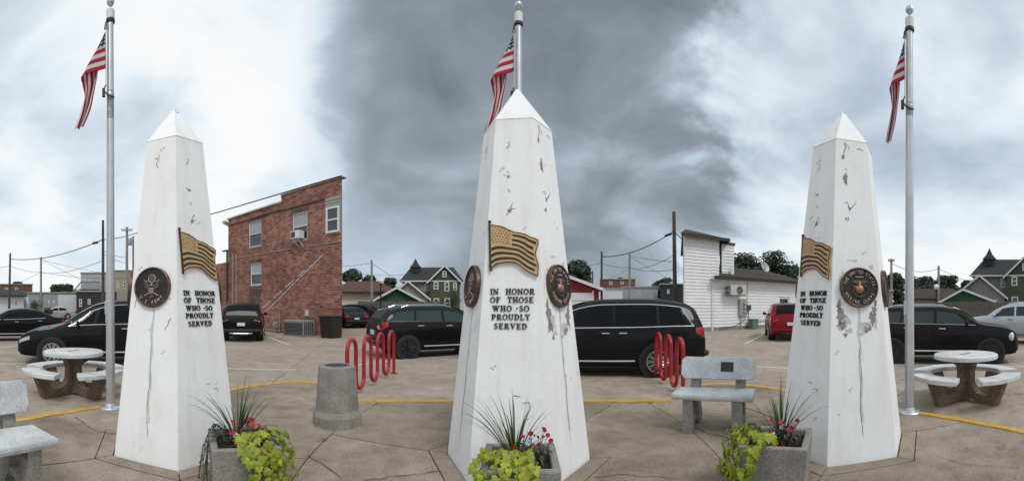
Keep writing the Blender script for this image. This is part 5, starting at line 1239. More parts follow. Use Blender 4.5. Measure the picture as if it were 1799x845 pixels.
MB().b2((0, -.05, 0), (.115, -.004, zmain - .06)).build('corner_board', M_WTRIM, T); MB().b2((xe0 - .05, -.09, 0), (xe0 + .06, -.004, zext - .1)).build('downspout', M_WTRIM, T); MB().b2((0, -.03, 0), (Lw, -.002, .2)).build('foundation', M_STONE, T)
# roofs
e = .45
mb = MB(); zt = zmain + .85; mb.add([(-e, -e, zmain), (xs_ + e, -e, zmain), (xs_ + e, 8 + e, zmain), (-e, 8 + e, zmain), (.1, 2.2, zt), (.5, 5.5, zt)], [(0, 1, 4), (1, 2, 5, 4), (2, 3, 5), (3, 0, 4, 5), (3, 2, 1, 0)]); mb.build('roof', M_BROOF, T)
MB().b2((-e - .06, -e - .06, zmain - .16), (xs_ + e + .06, -e + .0, zmain + .03)).build('gutter', M_GUT, T); MB().b2((xs_ + e, -e, zmain - .16), (xs_ + e + .06, 8, zmain + .03)).build('gutter', M_GUT, T)
rx1 = Lw + .5; zr2 = zext + 1.15
mb = MB(); mb.add([(xe0 - .15, -.5, zext + .05), (rx1, -.5, zext + .05), (rx1, 7, zext + .05), (xs_ + .1, 7, zext + .05), (xs_ + .1, 3.2, zr2), (Lw - 2.6, 3.2, zr2), (xs_ + .1, .0, zext + .22)], [(0, 1, 5, 4, 6), (1, 2, 5), (2, 3, 4, 5)]); mb.build('wing_roof', M_BROOF, T)
MB().b2((xe0 - .2, -.58, zext - .12), (rx1 + .05, -.5, zext + .1)).build('wing_gutter', M_GUT, T); MB().b2((xe0 - .15, -.5, zext - .1), (rx1, -.02, zext - .05)).build('soffit', M_WTRIM, T)
cx0, cx1 = F.at(1259, 460, .6)[0], F.at(1281, 460, .6)[0]; zc_ = F.at(1270, 428, .6)[1]
MB().b2((cx0 + .03, .63, zext), (cx1 - .03, 1.9, zc_)).build('chimney', M_WSID, T); clap(T, cx0, cx1, zext + .1, zc_ - .02, .628, 'chimney_boards'); clap(T, .62, 1.9, zext + .1, zc_ - .02, cx0 + .03, 'chimney_boards', face='l')
ch = MB().b2((cx0 - .1, .5, zc_), (cx1 + .1, 2.0, zc_ + .12)).build('chimney_cap', M_GUT, T); MB().b2(((cx0 + cx1) / 2 - .16, 1.0, zc_ + .12), ((cx0 + cx1) / 2 + .16, 1.35, zc_ + .45)).build('chimney_pot', M_BROWNP, ch)
window(T, *wh, y=.06, fr=.09, frame=M_GUT); MB().tube([(F.at(1287, 478)[0], .4, zext + .2), (F.at(1287, 478)[0], .4, zext + .75)], .08, 8).build('roof_vent', M_WTRIM, T)
shear(T, F, 1201)
# things on its wall
a, z1 = F.at(1273, 501); b, z0 = F.at(1300, 519); xc, zc2 = (a + b) / 2, z0
q = thing('wall_condenser', 'white fan unit hung on the white house wall', 'air conditioner', F.w(xc, -.42, zc2), F.a); w, h = b - a, z1 - z0
MB().b2((-w / 2, -.18, 0), (w / 2, .18, h)).build('case', M_ACB, q, bevel=.02); MB().lathe([(h * .42, 0), (h * .42, .015), (h * .36, .02)], 24, Matrix.Rotation(pi / 2, 3, 'X'), (.08, -.182, h / 2)).build('fan_grille', M_DKGRILL, q)
mb = MB(); mb.tube([(.08 + h * .38 * cos(t), -.205, h / 2 + h * .38 * sin(t)) for t in [2 * pi * i / 24 for i in range(24)]], .012, 5, closed=True); [mb.tube([(.08, -.205, h / 2), (.08 + h * .38 * cos(t), -.205, h / 2 + h * .38 * sin(t))], .008, 4) for t in [pi * i / 4 for i in range(8)]]; mb.build('guard', M_GREYM, q)
for s in (-w / 2 + .1, w / 2 - .1): mb = MB(); mb.b2((s - .03, -.2, -.05), (s + .03, .4, -.004)); mb.build('bracket', M_BROWNP, q)
for zz in (.12, .45): MB().box((-w / 2 - .12, 0, zz), (.2, .14, .16)).build('bracket_block', M_BROWNP, q)
def wallbox(name, lab, cat, px0, py0, px1, py1, m, dep=.16):
    a, z1 = F.at(px0, py0, -dep); b, z0 = F.at(px1, py1, -dep); q = thing(name, lab, cat, F.w((a + b) / 2, -dep / 2 - .04, z0), F.a); w, h = b - a, z1 - z0
    MB().b2((-w / 2, -dep / 2, 0), (w / 2, dep / 2, h)).build('box', m, q, bevel=.015); return q, w, h, z0
q, w, h, z0 = wallbox('meter_cabinet', 'tall grey meter cabinet on the white house wall', 'electric box', 1299, 526, 1311, 555, mat('grey_cabinet', (.33, .34, .29), .5, .3))
for i in range(3): MB().lathe([(.10, 0), (.10, .08), (.06, .1)], 14, Matrix.Rotation(pi / 2, 3, 'X'), (w * .18, -.082, h * (.25 + .25 * i))).build('meter_dial', M_GREYM, q)
MB().tube([(-w * .2, 0, 0), (-w * .2, 0, -z0)], .035, 6).build('conduit', M_GREYM, q)
q, w, h, z0 = wallbox('breaker_box', 'small rusty brown box beside the meter cabinet', 'electric box', 1312, 536, 1319, 545, M_BROWNP)
mb = MB(); mb.tube([(0, 0, 0), (.02, 0, -z0 * .5), (.3, 0, -z0 + .55), (1.2, 0, -z0 + .5), (3.2, .05, -z0 + .6)], .022, 6); mb.tube([(-.1, 0, 0), (-.3, 0, -z0 * .5), (-1.2, .0, -z0 * .8), (-2.6, .0, -z0 + .1)], .018, 6); mb.build('cable', M_WIRE, q)
MB().tube([(-.05, .05, h), (-.05, .05, 3.2 - z0)], .012, 5).build('riser', M_WIRE, q)
q = thing('utility_pedestal', 'small green utility box on the ground by the white house', 'utility box', F.w(F.at(1315, 574)[0], -.45), F.a); MB().b2((-.28, -.22, 0), (.28, .22, .62)).build('case', mat('utility_green', (.09, .17, .12), .6), q, bevel=.03); MB().b2((-.3, -.24, .624), (.3, .24, .68)).build('lid', mat('utility_green', (.09, .17, .12), .6), q, bevel=.02)
dx, dz = F.at(1341, 478, 1.2); q = thing('satellite_dish', 'grey satellite dish on the brown wing roof', 'satellite dish', F.w(dx, 1.2, zext + .5), F.a)
Md = Matrix.Rotation(radians(70), 3, 'X'); mb = MB(); nn = 20
mb.add([Md @ Vector((r * cos(2 * pi * k / nn), r * sin(2 * pi * k / nn), r * r * .55)) + Vector((0, -.1, .62)) for r in (.04, .2, .36, .42) for k in range(nn)], [(i * nn + k, i * nn + (k + 1) % nn, (i + 1) * nn + (k + 1) % nn, (i + 1) * nn + k) for i in range(3) for k in range(nn)] + [tuple(range(nn))]); mb.build('dish', M_GREYM, q, smooth=True)
mb = MB(); mb.tube([(0, 0, -.2), (0, 0, .5), (0, -.1, .6)], .03, 6); mb.tube([(-.35, .02, .1), (0, 0, .35)], .02, 5); mb.build('mast', M_GREYM, q); MB().tube([(0, -.05, .3), (-.3, -.5, .55)], .02, 5).build('feed_arm', M_GREYM, q); MB().box((-.3, -.5, .58), (.12, .12, .1)).build('receiver', M_WTRIM, q)

# ---- generic far buildings
def simple_building(name, label, cat, x0, x1, d, ytop, dep, wallm, wins=(), flat=True, roofm=None, group=None, yaw=0.0, ztop=None):
    xc = (x0 + x1) / 2; fr = Frame.facing(xc, d, yaw); a, b = fr.at(x0, HOR)[0], fr.at(x1, HOR)[0]; zt = ztop or fr.at(xc, ytop)[1]
    q = thing(name, label, cat, fr.o, fr.a, group)
    hs = []
    for (wx0, wy0, wx1, wy1) in wins:
        u, z1 = fr.at(wx0, wy0); v, z0 = fr.at(wx1, wy1); hs.append((u, v, max(.05, z0), z1))
    mb = MB(); wall_holes(mb, a, b, 0, zt, hs); mb.add([(a, 0, 0), (a, dep, 0), (a, dep, zt), (a, 0, zt), (b, 0, 0), (b, dep, 0), (b, dep, zt), (b, 0, zt)], [(0, 1, 2, 3), (4, 5, 6, 7), (1, 5, 6, 2)] + ([(3, 2, 6, 7)])); mb.build('wall', wallm, q)
    for h in hs: window(q, *h, y=.05, fr=.09)
    if flat: MB().b2((a - .12, -.14, zt), (b + .12, dep + .1, zt + .14)).build('roof_edge', roofm or M_GREYM, q)
    return q, fr, a, b, zt
# first view, far left
simple_building('brick_store', 'far low brick building above the white shed at the left edge', 'building', -40, 57, 72, 500, 10, M_BRICKF, [(8, 505, 14, 510), (26, 505, 32, 510)])
q, fr, a, b, zt = simple_building('white_shed', 'white shed with one small window at the left edge', 'shed', -40, 42, 42, 519, 8, M_MWHITE, [(25, 529, 31, 537)], flat=False)
mb = MB(); mb.add([(a - .3, -.4, zt - .05), (b + .3, -.4, zt - .05), (b + .3, 4, zt + .75), (a - .3, 4, zt + .75), (a - .3, 8.4, zt - .05), (b + .3, 8.4, zt - .05)], [(0, 1, 2, 3), (3, 2, 5, 4)]); mb.build('roof', M_DROOF, q); MB().b2((a - .3, -.5, zt - .14), (b + .3, -.41, zt + .0)).build('gutter', M_GUT, q)
q, fr, a, b, zt = simple_building('metal_shed', 'long grey metal shed behind the far silver car', 'shed', 36, 138, 50, 515, 12, M_METAL, [(84, 527, 87, 533), (93, 527, 96, 533)])
u, z1 = fr.at(46, 522); v, z0 = fr.at(51, 542); MB().b2((u, -.06, 0.02), (v, -.004, z1)).build('door', M_MWHITE, q)
for i in range(14): MB().b2((a + (b - a) * (i + .5) / 14 - .03, -.035, .05), (a + (b - a) * (i + .5) / 14 + .03, -.003, zt - .02)).build('rib', M_METAL, q)
u, z1 = fr.at(102, 518); v, _ = fr.at(136, 518); MB().b2((u, -.05, .1), (v, -.038, z1)).build('white_panel', M_MWHITE, q)
q, fr, a, b, zt = simple_building('dark_building', 'low dark clad building with two white windows below the stairs', 'building', 134, 205, 46, 513, 9, M_DARKB, [(139, 525, 144, 539), (154, 525, 159, 535)])
simple_building('apartment_block', 'pale grey two storey block with balcony behind the dark building', 'building', 142, 199, 60, 480, 10, mat('pale_block', (.42, .44, .45), .8, var=.2), [(146, 489, 149, 497), (156, 489, 159, 497), (176, 486, 179, 500), (186, 486, 190, 500)])
simple_building('tan_block', 'tan flat roofed block right of the apartment block', 'building', 199, 262, 58, 476, 10, M_TAN, [(205, 495, 209, 506), (216, 495, 221, 506)])
# outside stair and balcony
fr = Frame.facing(150, 57); q = thing('wooden_stair', 'grey wooden outside stair and balcony in front of the apartment block', 'stair', fr.o, fr.a)
a, z0 = fr.at(103, 540); b, z1 = fr.at(142, 508); c, _ = fr.at(175, 508)
z0 = 0.1; ns = 16
for i in range(ns): MB().b2((a + (b - a) * i / ns, -.6, z0 + (z1 - z0) * i / ns), (a + (b - a) * (i + 1.1) / ns, .6, z0 + (z1 - z0) * i / ns + .08)).build('step', M_WOODG, q)
for y in (-.6, .6):
    mb = MB(); mb.tube([(a, y, z0), (b, y, z1)], .14, 4); mb.build('stringer', M_WOODG, q); mb = MB(); mb.tube([(a, y, z0 + 1.0), (b, y, z1 + 1.0), (c, y, z1 + 1.0)], .06, 4); mb.build('handrail', M_WOODG, q)
for i in range(26):
    x = a + (c - a) * i / 25; zz = z0 + (z1 - z0) * min(1, (x - a) / (b - a)); MB().b2((x - .04, -.64, zz), (x + .04, -.57, zz + 1.0)).build('baluster', M_WOODG, q)
MB().b2((b, -.7, z1 - .1), (c, 2.5, z1 + .02)).build('balcony_floor', M_WOODG, q)
for x in (b, (b + c) / 2, c): MB().b2((x - .1, -.68, 0), (x + .1, -.52, z1 - .1)).build('post', M_WOODG, q)

# second and third view: houses
def hip_house(name, label, x0, x1, d, yridge, yeave, wallm, roofm, ridge=(.25, .75), dep=9, wins=(), cat='house'):
    xc = (x0 + x1) / 2; fr = Frame.facing(xc, d); a, b = fr.at(x0, HOR)[0], fr.at(x1, HOR)[0]; ze, zr = fr.at(xc, yeave)[1], fr.at(xc, yridge, dep / 2)[1]
    q = thing(name, label, cat, fr.o, fr.a); hs = []
    for (wx0, wy0, wx1, wy1) in wins: u, z1 = fr.at(wx0, wy0); v, z0 = fr.at(wx1, wy1); hs.append((u, v, max(.05, z0), z1))
    mb = MB(); wall_holes(mb, a, b, 0, ze, hs); mb.add([(a, 0, 0), (a, dep, 0), (a, dep, ze), (a, 0, ze), (b, 0, 0), (b, dep, 0), (b, dep, ze), (b, 0, ze)], [(0, 1, 2, 3), (4, 5, 6, 7)]); mb.build('wall', wallm, q)
    e = .6; r0, r1 = a + (b - a) * ridge[0], a + (b - a) * ridge[1]
    mb = MB(); mb.add([(a - e, -e, ze - .05), (b + e, -e, ze - .05), (b + e, dep + e, ze - .05), (a - e, dep + e, ze - .05), (r0, dep / 2, zr), (r1, dep / 2, zr)], [(0, 1, 5, 4), (1, 2, 5), (2, 3, 4, 5), (3, 0, 4), (3, 2, 1, 0)]); mb.build('roof', roofm, q)
    MB().b2((a - e, -e - .08, ze - .22), (b + e, -e - .004, ze - .02)).build('gutter', M_GUT, q)
    for h in hs: window(q, *h, y=.05, fr=.1)
    return q
hip_house('bungalow', 'low bungalow with red brown roof behind the far dark cars', 598, 692, 46, 494, 512, M_CREAM, M_RROOF, (.1, .72), wins=[(640, 514, 648, 523)])
hip_house('bungalow', 'low cream building with broad brown roof behind the white lamp globe', 1572, 1706, 46, 507, 524, M_CREAM, M_BROOF, (.28, .78), wins=[(1600, 525, 1612, 532)])
def victorian(label, xc, d):
    fr = Frame.facing(xc, d); q = thing('gabled_house', label, 'house', fr.o, fr.a, 'tall gabled houses')
    def gable(x0, x1, y0, ze, za, wallm, trim=True, dep=6, roofm=M_DROOF, nm=''):
        xm = (x0 + x1) / 2; mb = MB(); mb.add([(x0, y0, 0), (x1, y0, 0), (x1, y0, ze), (xm, y0, za), (x0, y0, ze), (x0, y0 + dep, 0), (x1, y0 + dep, 0), (x1, y0 + dep, ze), (xm, y0 + dep, za), (x0, y0 + dep, ze)], [(0, 1, 2, 3, 4), (5, 6, 7, 8, 9), (0, 5, 9, 4), (1, 6, 7, 2)]); w = mb.build('wall', wallm, q)
        k = (za - ze) / (xm - x0)
        for s in (-1, 1):
            xo = x0 - .4 if s < 0 else x1 + .4; zo = ze - .4 * k; mb = MB(); mb.prism([(xo, zo), (xm, za), (xm, za + .16), (xo, zo + .16)], lambda x, z: (x, y0 - .4, z + .01), lambda x, z: (x, y0 + dep, z + .01)); mb.build('roof', roofm, q)
            mb = MB(); mb.prism([(xo, zo - .12), (xm, za - .12), (xm, za + .14), (xo, zo + .14)], lambda x, z: (x, y0 - .46, z), lambda x, z: (x, y0 - .41, z)); mb.build('barge_board', M_WTRIM, q)
    # main block with ridge across
    mb = MB(); mb.b2((-4.2, 0, 0), (4.4, 7, 5.3)); mb.build('wall', M_STONE, q)
    mb = MB(); mb.add([(-4.7, -.5, 5.2), (4.9, -.5, 5.2), (4.9, 7.5, 5.2), (-4.7, 7.5, 5.2), (-3.2, 3.4, 7.6), (3.6, 3.4, 7.6)], [(0, 1, 5, 4), (1, 2, 5), (2, 3, 4, 5), (3, 0, 4)]); mb.build('roof', M_DROOF, q)
    MB().b2((-4.75, -.6, 5.08), (-.35, -.51, 5.26)).build('eave', M_WTRIM, q)
    gable(-.2, 4.2, -1.4, 5.2, 7.35, M_OLIVE, dep=5); MB().add([(.4, -1.43, 5.35), (3.6, -1.43, 5.35), (2.0, -1.43, 6.95)], [(0, 1, 2)]).build('gable_panel', M_GREEN, q)
    MB().b2((-.25, -1.48, 5.06), (4.25, -1.402, 5.2)).build('band', M_WTRIM, q)
    for x0, x1, z0, z1, y in ((-.9, -.3, 3.7, 5.0, -.06), (.4, 1.1, 3.9, 5.0, -1.46), (2.0, 2.7, 3.6, 5.0, -1.46), (1.7, 2.3, 5.7, 6.6, -1.5), (3.3, 3.8, 3.7, 4.9, -1.46), (-3.6, -3.0, 3.9, 4.8, -.06), (.4, 1.2, 1.2, 2.6, -1.46), (2.0, 2.8, 1.2, 2.6, -1.46)): window(q, x0, x1, z0, z1, y=y, fr=.12)
    mb = MB(); mb.lathe([(.75, 6.6), (.75, 7.4), (.95, 7.45), (.4, 8.1), (.02, 8.9)], 8, c=(-2.4, 2.2, 0)); mb.build('turret', M_DROOF, q)
    gable(-6.0, -.4, -4.2, 2.6, 4.9, M_STONE, dep=5)
    MB().b2((-2.6, -4.26, 0), (-1.2, -4.204, 2.2)).build('door', M_WTRIM, q)
victorian('tall gabled house with turret and olive boards, left of the middle obelisk', 757, 60); victorian('tall gabled house with turret at the right edge of the picture', 1771, 49)
def gable_shed(label, xa, d, yapex, x0, x1, wallm, roofm, zeave, name='garage', dep=7, door=None, yaw=0.0, zap=None):
    fr = Frame.facing((x0 + x1) / 2, d, yaw); a, b = fr.at(x0, HOR)[0], fr.at(x1, HOR)[0]; xm, za = fr.at(xa, yapex); za = zap or za
    q = thing(name, label, 'garage', fr.o, fr.a)
    k0, k1 = (za - zeave) / (xm - a), (za - zeave) / (b - xm)
    mb = MB(); mb.add([(a, 0, 0), (b, 0, 0), (b, 0, zeave), (xm, 0, za), (a, 0, zeave), (a, dep, 0), (b, dep, 0), (b, dep, zeave), (xm, dep, za), (a, dep, zeave)], [(0, 1, 2, 3, 4), (5, 6, 7, 8, 9), (0, 5, 9, 4), (1, 6, 7, 2)]); mb.build('wall', wallm, q)
    for s in (-1, 1):
        xo, zo = (a - .4, zeave - .4 * k0) if s < 0 else (b + .4, zeave - .4 * k1); mb = MB(); mb.prism([(xo, zo), (xm, za), (xm, za + .14), (xo, zo + .14)], lambda x, z: (x, -.4, z + .01), lambda x, z: (x, dep + .3, z + .01)); mb.build('roof', roofm, q)
        mb = MB(); mb.prism([(xo, zo - .1), (xm, za - .1), (xm, za + .13), (xo, zo + .13)], lambda x, z: (x, -.46, z), lambda x, z: (x, -.41, z)); mb.build('barge_board', M_WTRIM, q)
    n = int((za) / .2)
    if door:
        u, v = fr.at(door[0], HOR)[0], fr.at(door[1], HOR)[0]; z1 = fr.at(door[0], door[2])[1]
        for i in range(4): MB().b2((u, -.05, .02 + z1 * i / 4), (v, -.004, z1 * (i + 1) / 4 - .02)).build('door_panel', M_WTRIM, q)
        MB().b2((u - .14, -.07, 0), (u - .004, -.003, z1 + .14)).build('door_frame', M_WTRIM, q); MB().b2((v + .004, -.07, 0), (v + .14, -.003, z1 + .14)).build('door_frame', M_WTRIM, q)
    return q
gable_shed('green gabled garage behind the fence, left of the turreted house', 697, 41, 506, 652, 744, M_GREEN, M_DROOF, 1.9)
gable_shed('green gabled garage behind the fence at the right of the picture', 1692, 39, 517, 1652, 1748, M_GREEN, M_DROOF, 1.9, zap=3.1)
gable_shed('red garage with white roller door right of the middle obelisk', 985, 31, 482, 925, 1052, M_REDW, M_GREYM, 2.9, door=(1002, 1040, 514))
simple_building('brick_store', 'far brick building beyond the wires right of the red garage', 'building', 1054, 1116, 74, 491, 10, M_BRICKF, [(1070, 494, 1076, 500), (1090, 494, 1096, 500)])
simple_building('white_shed', 'far white shed in front of the brick building beyond the wires', 'shed', 1050, 1094, 52, 508, 8, M_MWHITE)
simple_building('metal_shed', 'far grey metal shed behind the long black van', 'shed', 1092, 1156, 56, 505, 9, M_METAL, [(1120, 512, 1125, 518)])
simple_building('dark_building', 'dark flat roofed building by the leaning brown pole', 'building', 1160, 1240, 50, 500, 9, M_DARKB, [(1172, 508, 1176, 516)])
simple_building('tan_block', 'tan wall just right of the peeling obelisk', 'building', 1500, 1568, 33, 512, 8, M_TAN)
# fences: every board its own piece
def fence(label, x0, d0, x1, d1, h):
    A, B = P(x0, d0), P(x1, d1); fr = Frame.line(A, B); L = (B - A).length; q = thing('board_fence', label, 'fence', fr.o, fr.a); n = int(L / .15); rng = random.Random(int(x0))
    me = MB().prism([(-.068, 0), (.068, 0), (.068, h - .04), (.03, h), (-.03, h), (-.068, h - .04)], lambda x, z: (x, -.012, z), lambda x, z: (x, .012, z)).mesh('board', M_WOOD)
    for i in range(n):
        o = link('board', me, q); o.location = (L * (i + .5) / n, rng.uniform(-.01, .01), rng.uniform(-.03, .02)); o.scale.z = rng.uniform(.98, 1.02)
    for z in (.4, h - .4): MB().b2((0, .03, z), (L, .08, z + .09)).build('rail', M_WOOD, q)
fence('weathered board fence in front of the left green garage', 628, 37, 772, 36, 1.95)
fence('weathered board fence behind the silver car at the right', 1642, 33, 1830, 27, 1.85)
# yellow kerbed island with lamp post
def lamp_post(label, x, d, ytop, m=M_TRIM):
    zt = EYE + d * (HOR - ytop) / FPX; q = thing('lamp_post', label, 'lamp post', P(x, d), -TH(x), 'globe lamp posts')
    MB().lathe([(.16, 0), (.16, .12), (.09, .5), (.06, .7), (.05, zt - .5), (.10, zt - .42), (.10, zt - .36)], 14).build('post', m, q, smooth=40)
    MB().lathe([(.19 * cos(a) + .002, zt - .17 + .19 * sin(a)) for a in [radians(-80 + 16 * k) for k in range(11)]], 18).build('globe', mat('lamp_globe', (.8, .8, .78), .3), q, smooth=True)
lamp_post('black lamp post with white globe near the far dark cars', 669, 29, 490); lamp_post('black lamp post with white globe in front of the brown roofed building', 1645, 30, 500)
fr = Frame.facing(652, 29.5); q = thing('kerbed_island', 'yellow edged kerb island with concrete block under the lamp post', 'kerb', fr.o, fr.a); MB().b2((-1.3, -.5, 0), (.9, 1.2, .15)).build('kerb', M_YEL, q, bevel=.03); MB().b2((-1.15, -.35, .15), (.75, 1.05, .156)).build('top', M_STONE, q); MB().b2((.35, -.2, .15), (1.0, .4, .75)).build('block', M_STONE, q, bevel=.03)

# ------------------------------------------------------------------ trees
M_LEAFD = mat('tree_leaf', (.040, .062, .022), .7, color2=(.022, .036, .014), vscale=.8, objvar=.15); M_LEAFB = mat('bush_leaf', (.075, .10, .032), .7, color2=(.045, .06, .02), vscale=1.5); M_BARK = mat('bark', (.07, .055, .042), .95, var=.4)
def tree(label, x, d, ytop, wpx, zbot, seed, leafm=None, name='broadleaf_tree', leaf=.34, n=2600, group='trees behind the houses'):
    rng = random.Random(seed); H = EYE + d * (HOR - ytop) / FPX; w = wpx * d / FPX / 2; q = thing(name, label, 'tree' if 'tree' in name else 'bush', P(x, d), -TH(x), group)
    mb = MB(); mb.tube([(0, 0, 0), (.1, 0, H * .3), (-.05, .1, H * .55), (.0, 0, H * .8)], [.03 * H, .024 * H, .015 * H, .004 * H], 8)
    for k in range(7):
        a = rng.uniform(0, 2 * pi); z = H * rng.uniform(.3, .55); mb.tube([(0, 0, z), (w * .4 * cos(a), w * .4 * sin(a), z + H * .15), (w * .8 * cos(a), w * .8 * sin(a), z + H * .25)], [.012 * H, .008 * H, .002 * H], 6)
    mb.build('trunk', M_BARK, q, smooth=True)
    cl = []
    for k in range(34):
        a = rng.uniform(0, 2 * pi); r = rng.random() ** .6; zz = rng.random(); zc = zbot + (H - zbot) * (.12 + .76 * zz); rr = w * (.35 + .6 * sin(pi * min(1, .25 + zz * .72))) * r
        cl.append((Vector((rr * cos(a), rr * sin(a) * .8, zc)), rng.uniform(.3, .5) * min(w, (H - zbot) * .55)))
    mb = MB(); vs, fs = [], []
    for k in range(n):
        c, r = rng.choice(cl); dv = Vector((rng.gauss(0, 1), rng.gauss(0, 1), rng.gauss(0, 1))).normalized(); p = c + dv * r * rng.random() ** .35
        if p.z > H: p.z = H - rng.random() * .3
        s = leaf * rng.uniform(.6, 1.3); nn = (dv + Vector((rng.uniform(-.7, .7), rng.uniform(-.7, .7), rng.uniform(-.2, .9)))).normalized(); u = nn.orthogonal().normalized(); u.rotate(Matrix.Rotation(rng.uniform(0, 6.28), 3, nn)); v = nn.cross(u); o = len(vs)
        vs += [p - u * s * .5, p + v * s * .28, p + u * s * .55, p - v * s * .28]; fs.append((o, o + 1, o + 2, o + 3))
    mb.add(vs, fs); cr = mb.mesh('crown', leafm or M_LEAFD); link('crown', cr, q)
TREES = [('dark tree showing above the far sheds left of the stairs', 112, 75, 500, 62, 1.5), ('small dark tree top above the brick store at far left', 30, 85, 494, 26, 2), ('dark tree at the left behind the red brown bungalow', 617, 60, 472, 40, 2), ('smaller dark tree between bungalow and utility pole', 647, 62, 483, 36, 2), ('low dark tree just left of the turreted house', 684, 66, 488, 32, 2),
         ('full dark tree beside the red garage, right of the middle obelisk', 1012, 42, 456, 60, 1.6), ('dark tree by the leaning brown pole', 1166, 64, 488, 42, 1.5), ('low dark tree above the far brick building', 1092, 90, 487, 26, 3), ('big dark tree directly behind the chimney of the white house', 1300, 46, 444, 96, 2), ('broad dark tree behind the satellite dish', 1345, 47, 443, 112, 2), ('lower dark tree between the white house and the peeling obelisk', 1388, 48, 466, 66, 2),
         ('dark tree with thin top beside the tan wall', 1572, 40, 478, 36, 1.0), ('dark tree behind the left of the brown roof', 1618, 62, 486, 64, 2), ('dark tree behind the middle of the brown roof', 1665, 64, 484, 50, 2), ('low dark tree left of the right hand turreted house', 1698, 66, 492, 30, 2)]
for i, (lab, x, d, yt, w, zb) in enumerate(TREES): tree(lab, x, d, yt, w, zb, 40 + i, leaf=.0065 * d + .1, n=6500)
for i, (lab, x, d, yt, w, m_) in enumerate([('scrubby bush in front of the long metal shed', 62, 41, 526, 26, M_LEAFB), ('rounded bush at the corner of the turreted house', 795, 47, 502, 34, M_LEAFD), ('weedy bush beside the far silver car', 84, 36, 541, 20, M_LEAFB)]): tree(lab, x, d, yt, w, .2, 90 + i, m_, 'garden_bush', .16, 900, 'scattered bushes')

# ------------------------------------------------------------------ utility poles and wires
def pole(label, x, d, ytop, m, r=.14, lean=0.0, arms=(), trans=None):
    zt = EYE + d * (HOR - ytop) / FPX; q = thing('utility_pole', label, 'utility pole', P(x, d), -TH(x), 'utility poles'); mb = MB(); mb.tube([(lean * zt, 0, 0), (lean * zt * .5, 0, zt * .5), (0, 0, zt)], [r * 1.15, r, r * .82], 10); mb.build('pole', m, q, smooth=50)
    for dz, w in arms:
        ar = MB().box((0, -r - .03, zt - dz), (w, .1, .12)).build('cross_arm', M_GREYP, q)
        for s in (-.45, -.2, .2, .45): MB().lathe([(.02, 0), (.05, .06), (.05, .1), (.02, .16)], 8, c=(s * w, -r - .03, zt - dz + .062)).build('insulator', M_GREYM, ar)
    if trans: mb = MB(); mb.lathe([(.2, -.35), (.22, -.3), (.22, .3), (.2, .35)], 14, c=(.3, -.2, zt - trans)); mb.build('transformer', M_GREYM, q, smooth=40)
    return q
pole('thin brown utility pole at the far left with wires', 18, 40, 445, M_BROWNP, .12, -.02); pole('thin grey utility pole in front of the metal shed', 72, 50, 452, M_GREYP, .15); pole('tall brown utility pole just left of the leftmost flagpole', 181, 28, 387, M_BROWNP, .11); pole('pale utility pole with fittings right of the leftmost flagpole', 223, 40, 399, M_GREYP, .15, 0, ((.35, 1.1),), 1.5); pole('second pale utility pole touching the leftmost obelisk edge', 234, 36, 415, M_GREYP, .11)
pole('grey utility pole in front of the red brown bungalow', 653, 40, 457, M_GREYP, .13); pole('dark utility pole behind the front of the long black van', 1057, 32, 442, M_BROWNP, .10); pole('pale utility pole above the middle of the long black van', 1106, 46, 446, M_GREYP, .15); pole('leaning brown utility pole left of the white house', 1184, 28, 372, M_BROWNP, .15, .012); pole('small far pole beside the red garage tree', 1041, 60, 476, M_BROWNP, .13); pole('slim pale pole just right of the peeling obelisk', 1566, 38, 455, M_GREYP, .13, 0, ((.2, .6),)); pole('grey utility pole beside the white lamp globe', 1649, 40, 467, M_GREYP, .14); pole('short dark pole behind the black hatchback roof', 1610, 55, 490, M_BROWNP, .12)
def wire(label, p, q, sag, r=.02, n=18, splice=None):
    p, q = PZ(*p), PZ(*q); pts = [p + (q - p) * (i / n) - Vector((0, 0, sag * 4 * (i / n) * (1 - i / n))) for i in range(n + 1)]; o = thing('overhead_wire', label, 'wire', (p.x, p.y, 0), 0, 'overhead wires'); mb = MB(); mb.tube([v - Vector((p.x, p.y, 0)) for v in pts], r, 5); mb.build('cable', M_WIRE, o)
    if splice: c = p + (q - p) * splice - Vector((0, 0, sag * 4 * splice * (1 - splice))) - Vector((p.x, p.y, 0)); d = (q - p).normalized(); MB().tube([c - d * .3, c - d * .25, c + d * .25, c + d * .3], [.03, .09, .09, .03], 8).build('splice_case', M_WIRE, o)
wire('thick sagging cable with splice case between the far left and tall brown poles', (18, 455, 40), (181, 421, 28), .55, .035, splice=.94); wire('thick cable from the tall brown pole running behind the leftmost flagpole', (181, 421, 28), (234, 411, 36), .1, .03); wire('thick cable crossing the brick building roofline', (234, 411, 36), (600, 309, 19.5), .35, .035)
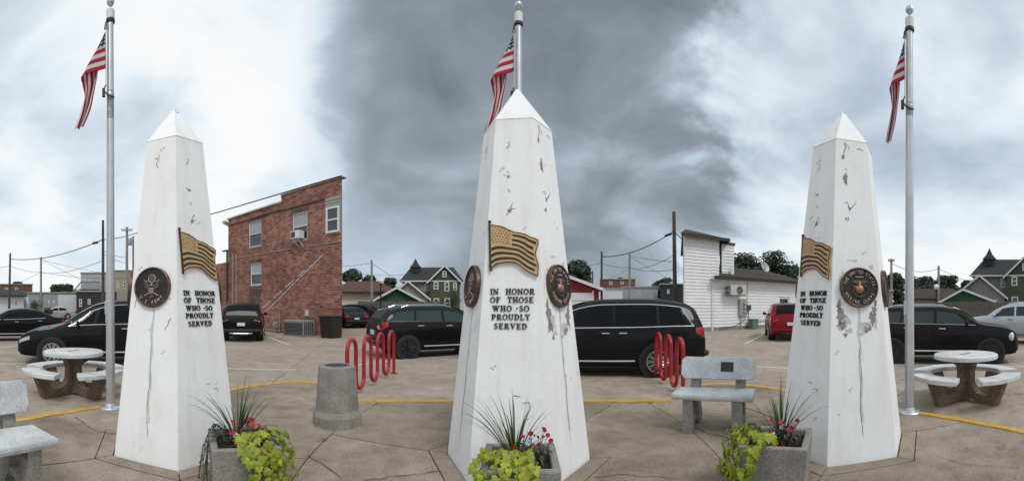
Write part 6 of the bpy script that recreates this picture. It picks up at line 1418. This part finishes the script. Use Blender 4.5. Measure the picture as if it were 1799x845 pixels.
wire('thin wire between the thin brown and grey poles', (18, 467, 40), (72, 478, 50), .2); wire('thin wire leaving the picture left from the thin brown pole', (-60, 471, 42), (18, 467, 40), .2); wire('thin wire from the grey pole to the pale fitted pole', (72, 478, 50), (223, 489, 40), .3); wire('thin wire rising from grey pole to tall brown pole', (72, 479, 50), (181, 458, 28), .4); wire('thin wire falling from the grey pole top to the dark building', (72, 455, 50), (160, 500, 58), .1); wire('thin wire from the grey pole top to the tall brown pole foot', (72, 456, 50), (200, 482, 57), .2)
wire('thin wire dropping left from the grey pole to the shed', (72, 478, 50), (20, 502, 60), .1); wire('high thin wire from the brown pole to the pale fitted pole', (181, 440, 28), (223, 452, 40), .15); wire('second thin wire from the brown pole to the pale fitted pole', (181, 446, 28), (223, 462, 40), .15)
wire('sagging wire leaving left from the pole by the bungalow', (560, 462, 60), (653, 462, 40), .4, .022); wire('thin wire falling from the bungalow pole to the turreted house', (653, 462, 40), (712, 498, 52), .15); wire('thin level wire behind the bungalow pole roof', (600, 481, 62), (812, 482, 62), .2)
wire('thick sagging cable with splice case above the long black van', (1057, 451, 32), (1184, 406, 28), .5, .035, splice=.93); wire('short thick cable from the leaning pole toward the white house', (1184, 406, 28), (1204, 424, 25), .05, .03); wire('thin wire between the dark and pale poles over the van', (1057, 462, 32), (1106, 469, 46), .2); wire('thin wire from the pale pole rising to the leaning pole', (1106, 471, 46), (1184, 448, 28), .4); wire('thin wire from the pale pole level to the leaning pole', (1106, 470, 46), (1184, 474, 28), .25); wire('thin wire from the pale pole top to the leaning pole', (1106, 449, 46), (1184, 460, 28), .1); wire('thin wire from the dark pole left to the garage tree', (1000, 470, 42), (1057, 462, 32), .1); wire('thin wire falling from the pale pole top', (1106, 450, 46), (1180, 492, 50), .1); wire('thin wire dropping left from the pale pole', (1106, 470, 46), (1062, 494, 60), .1)
wire('thin sagging wire between the two poles right of the obelisk', (1566, 462, 38), (1649, 472, 40), .55, .025); wire('thin wire falling from the right pole to the turreted house', (1649, 472, 40), (1722, 502, 46), .1, .02); wire('thin level wire behind the right hand poles', (1540, 488, 60), (1740, 492, 60), .2)
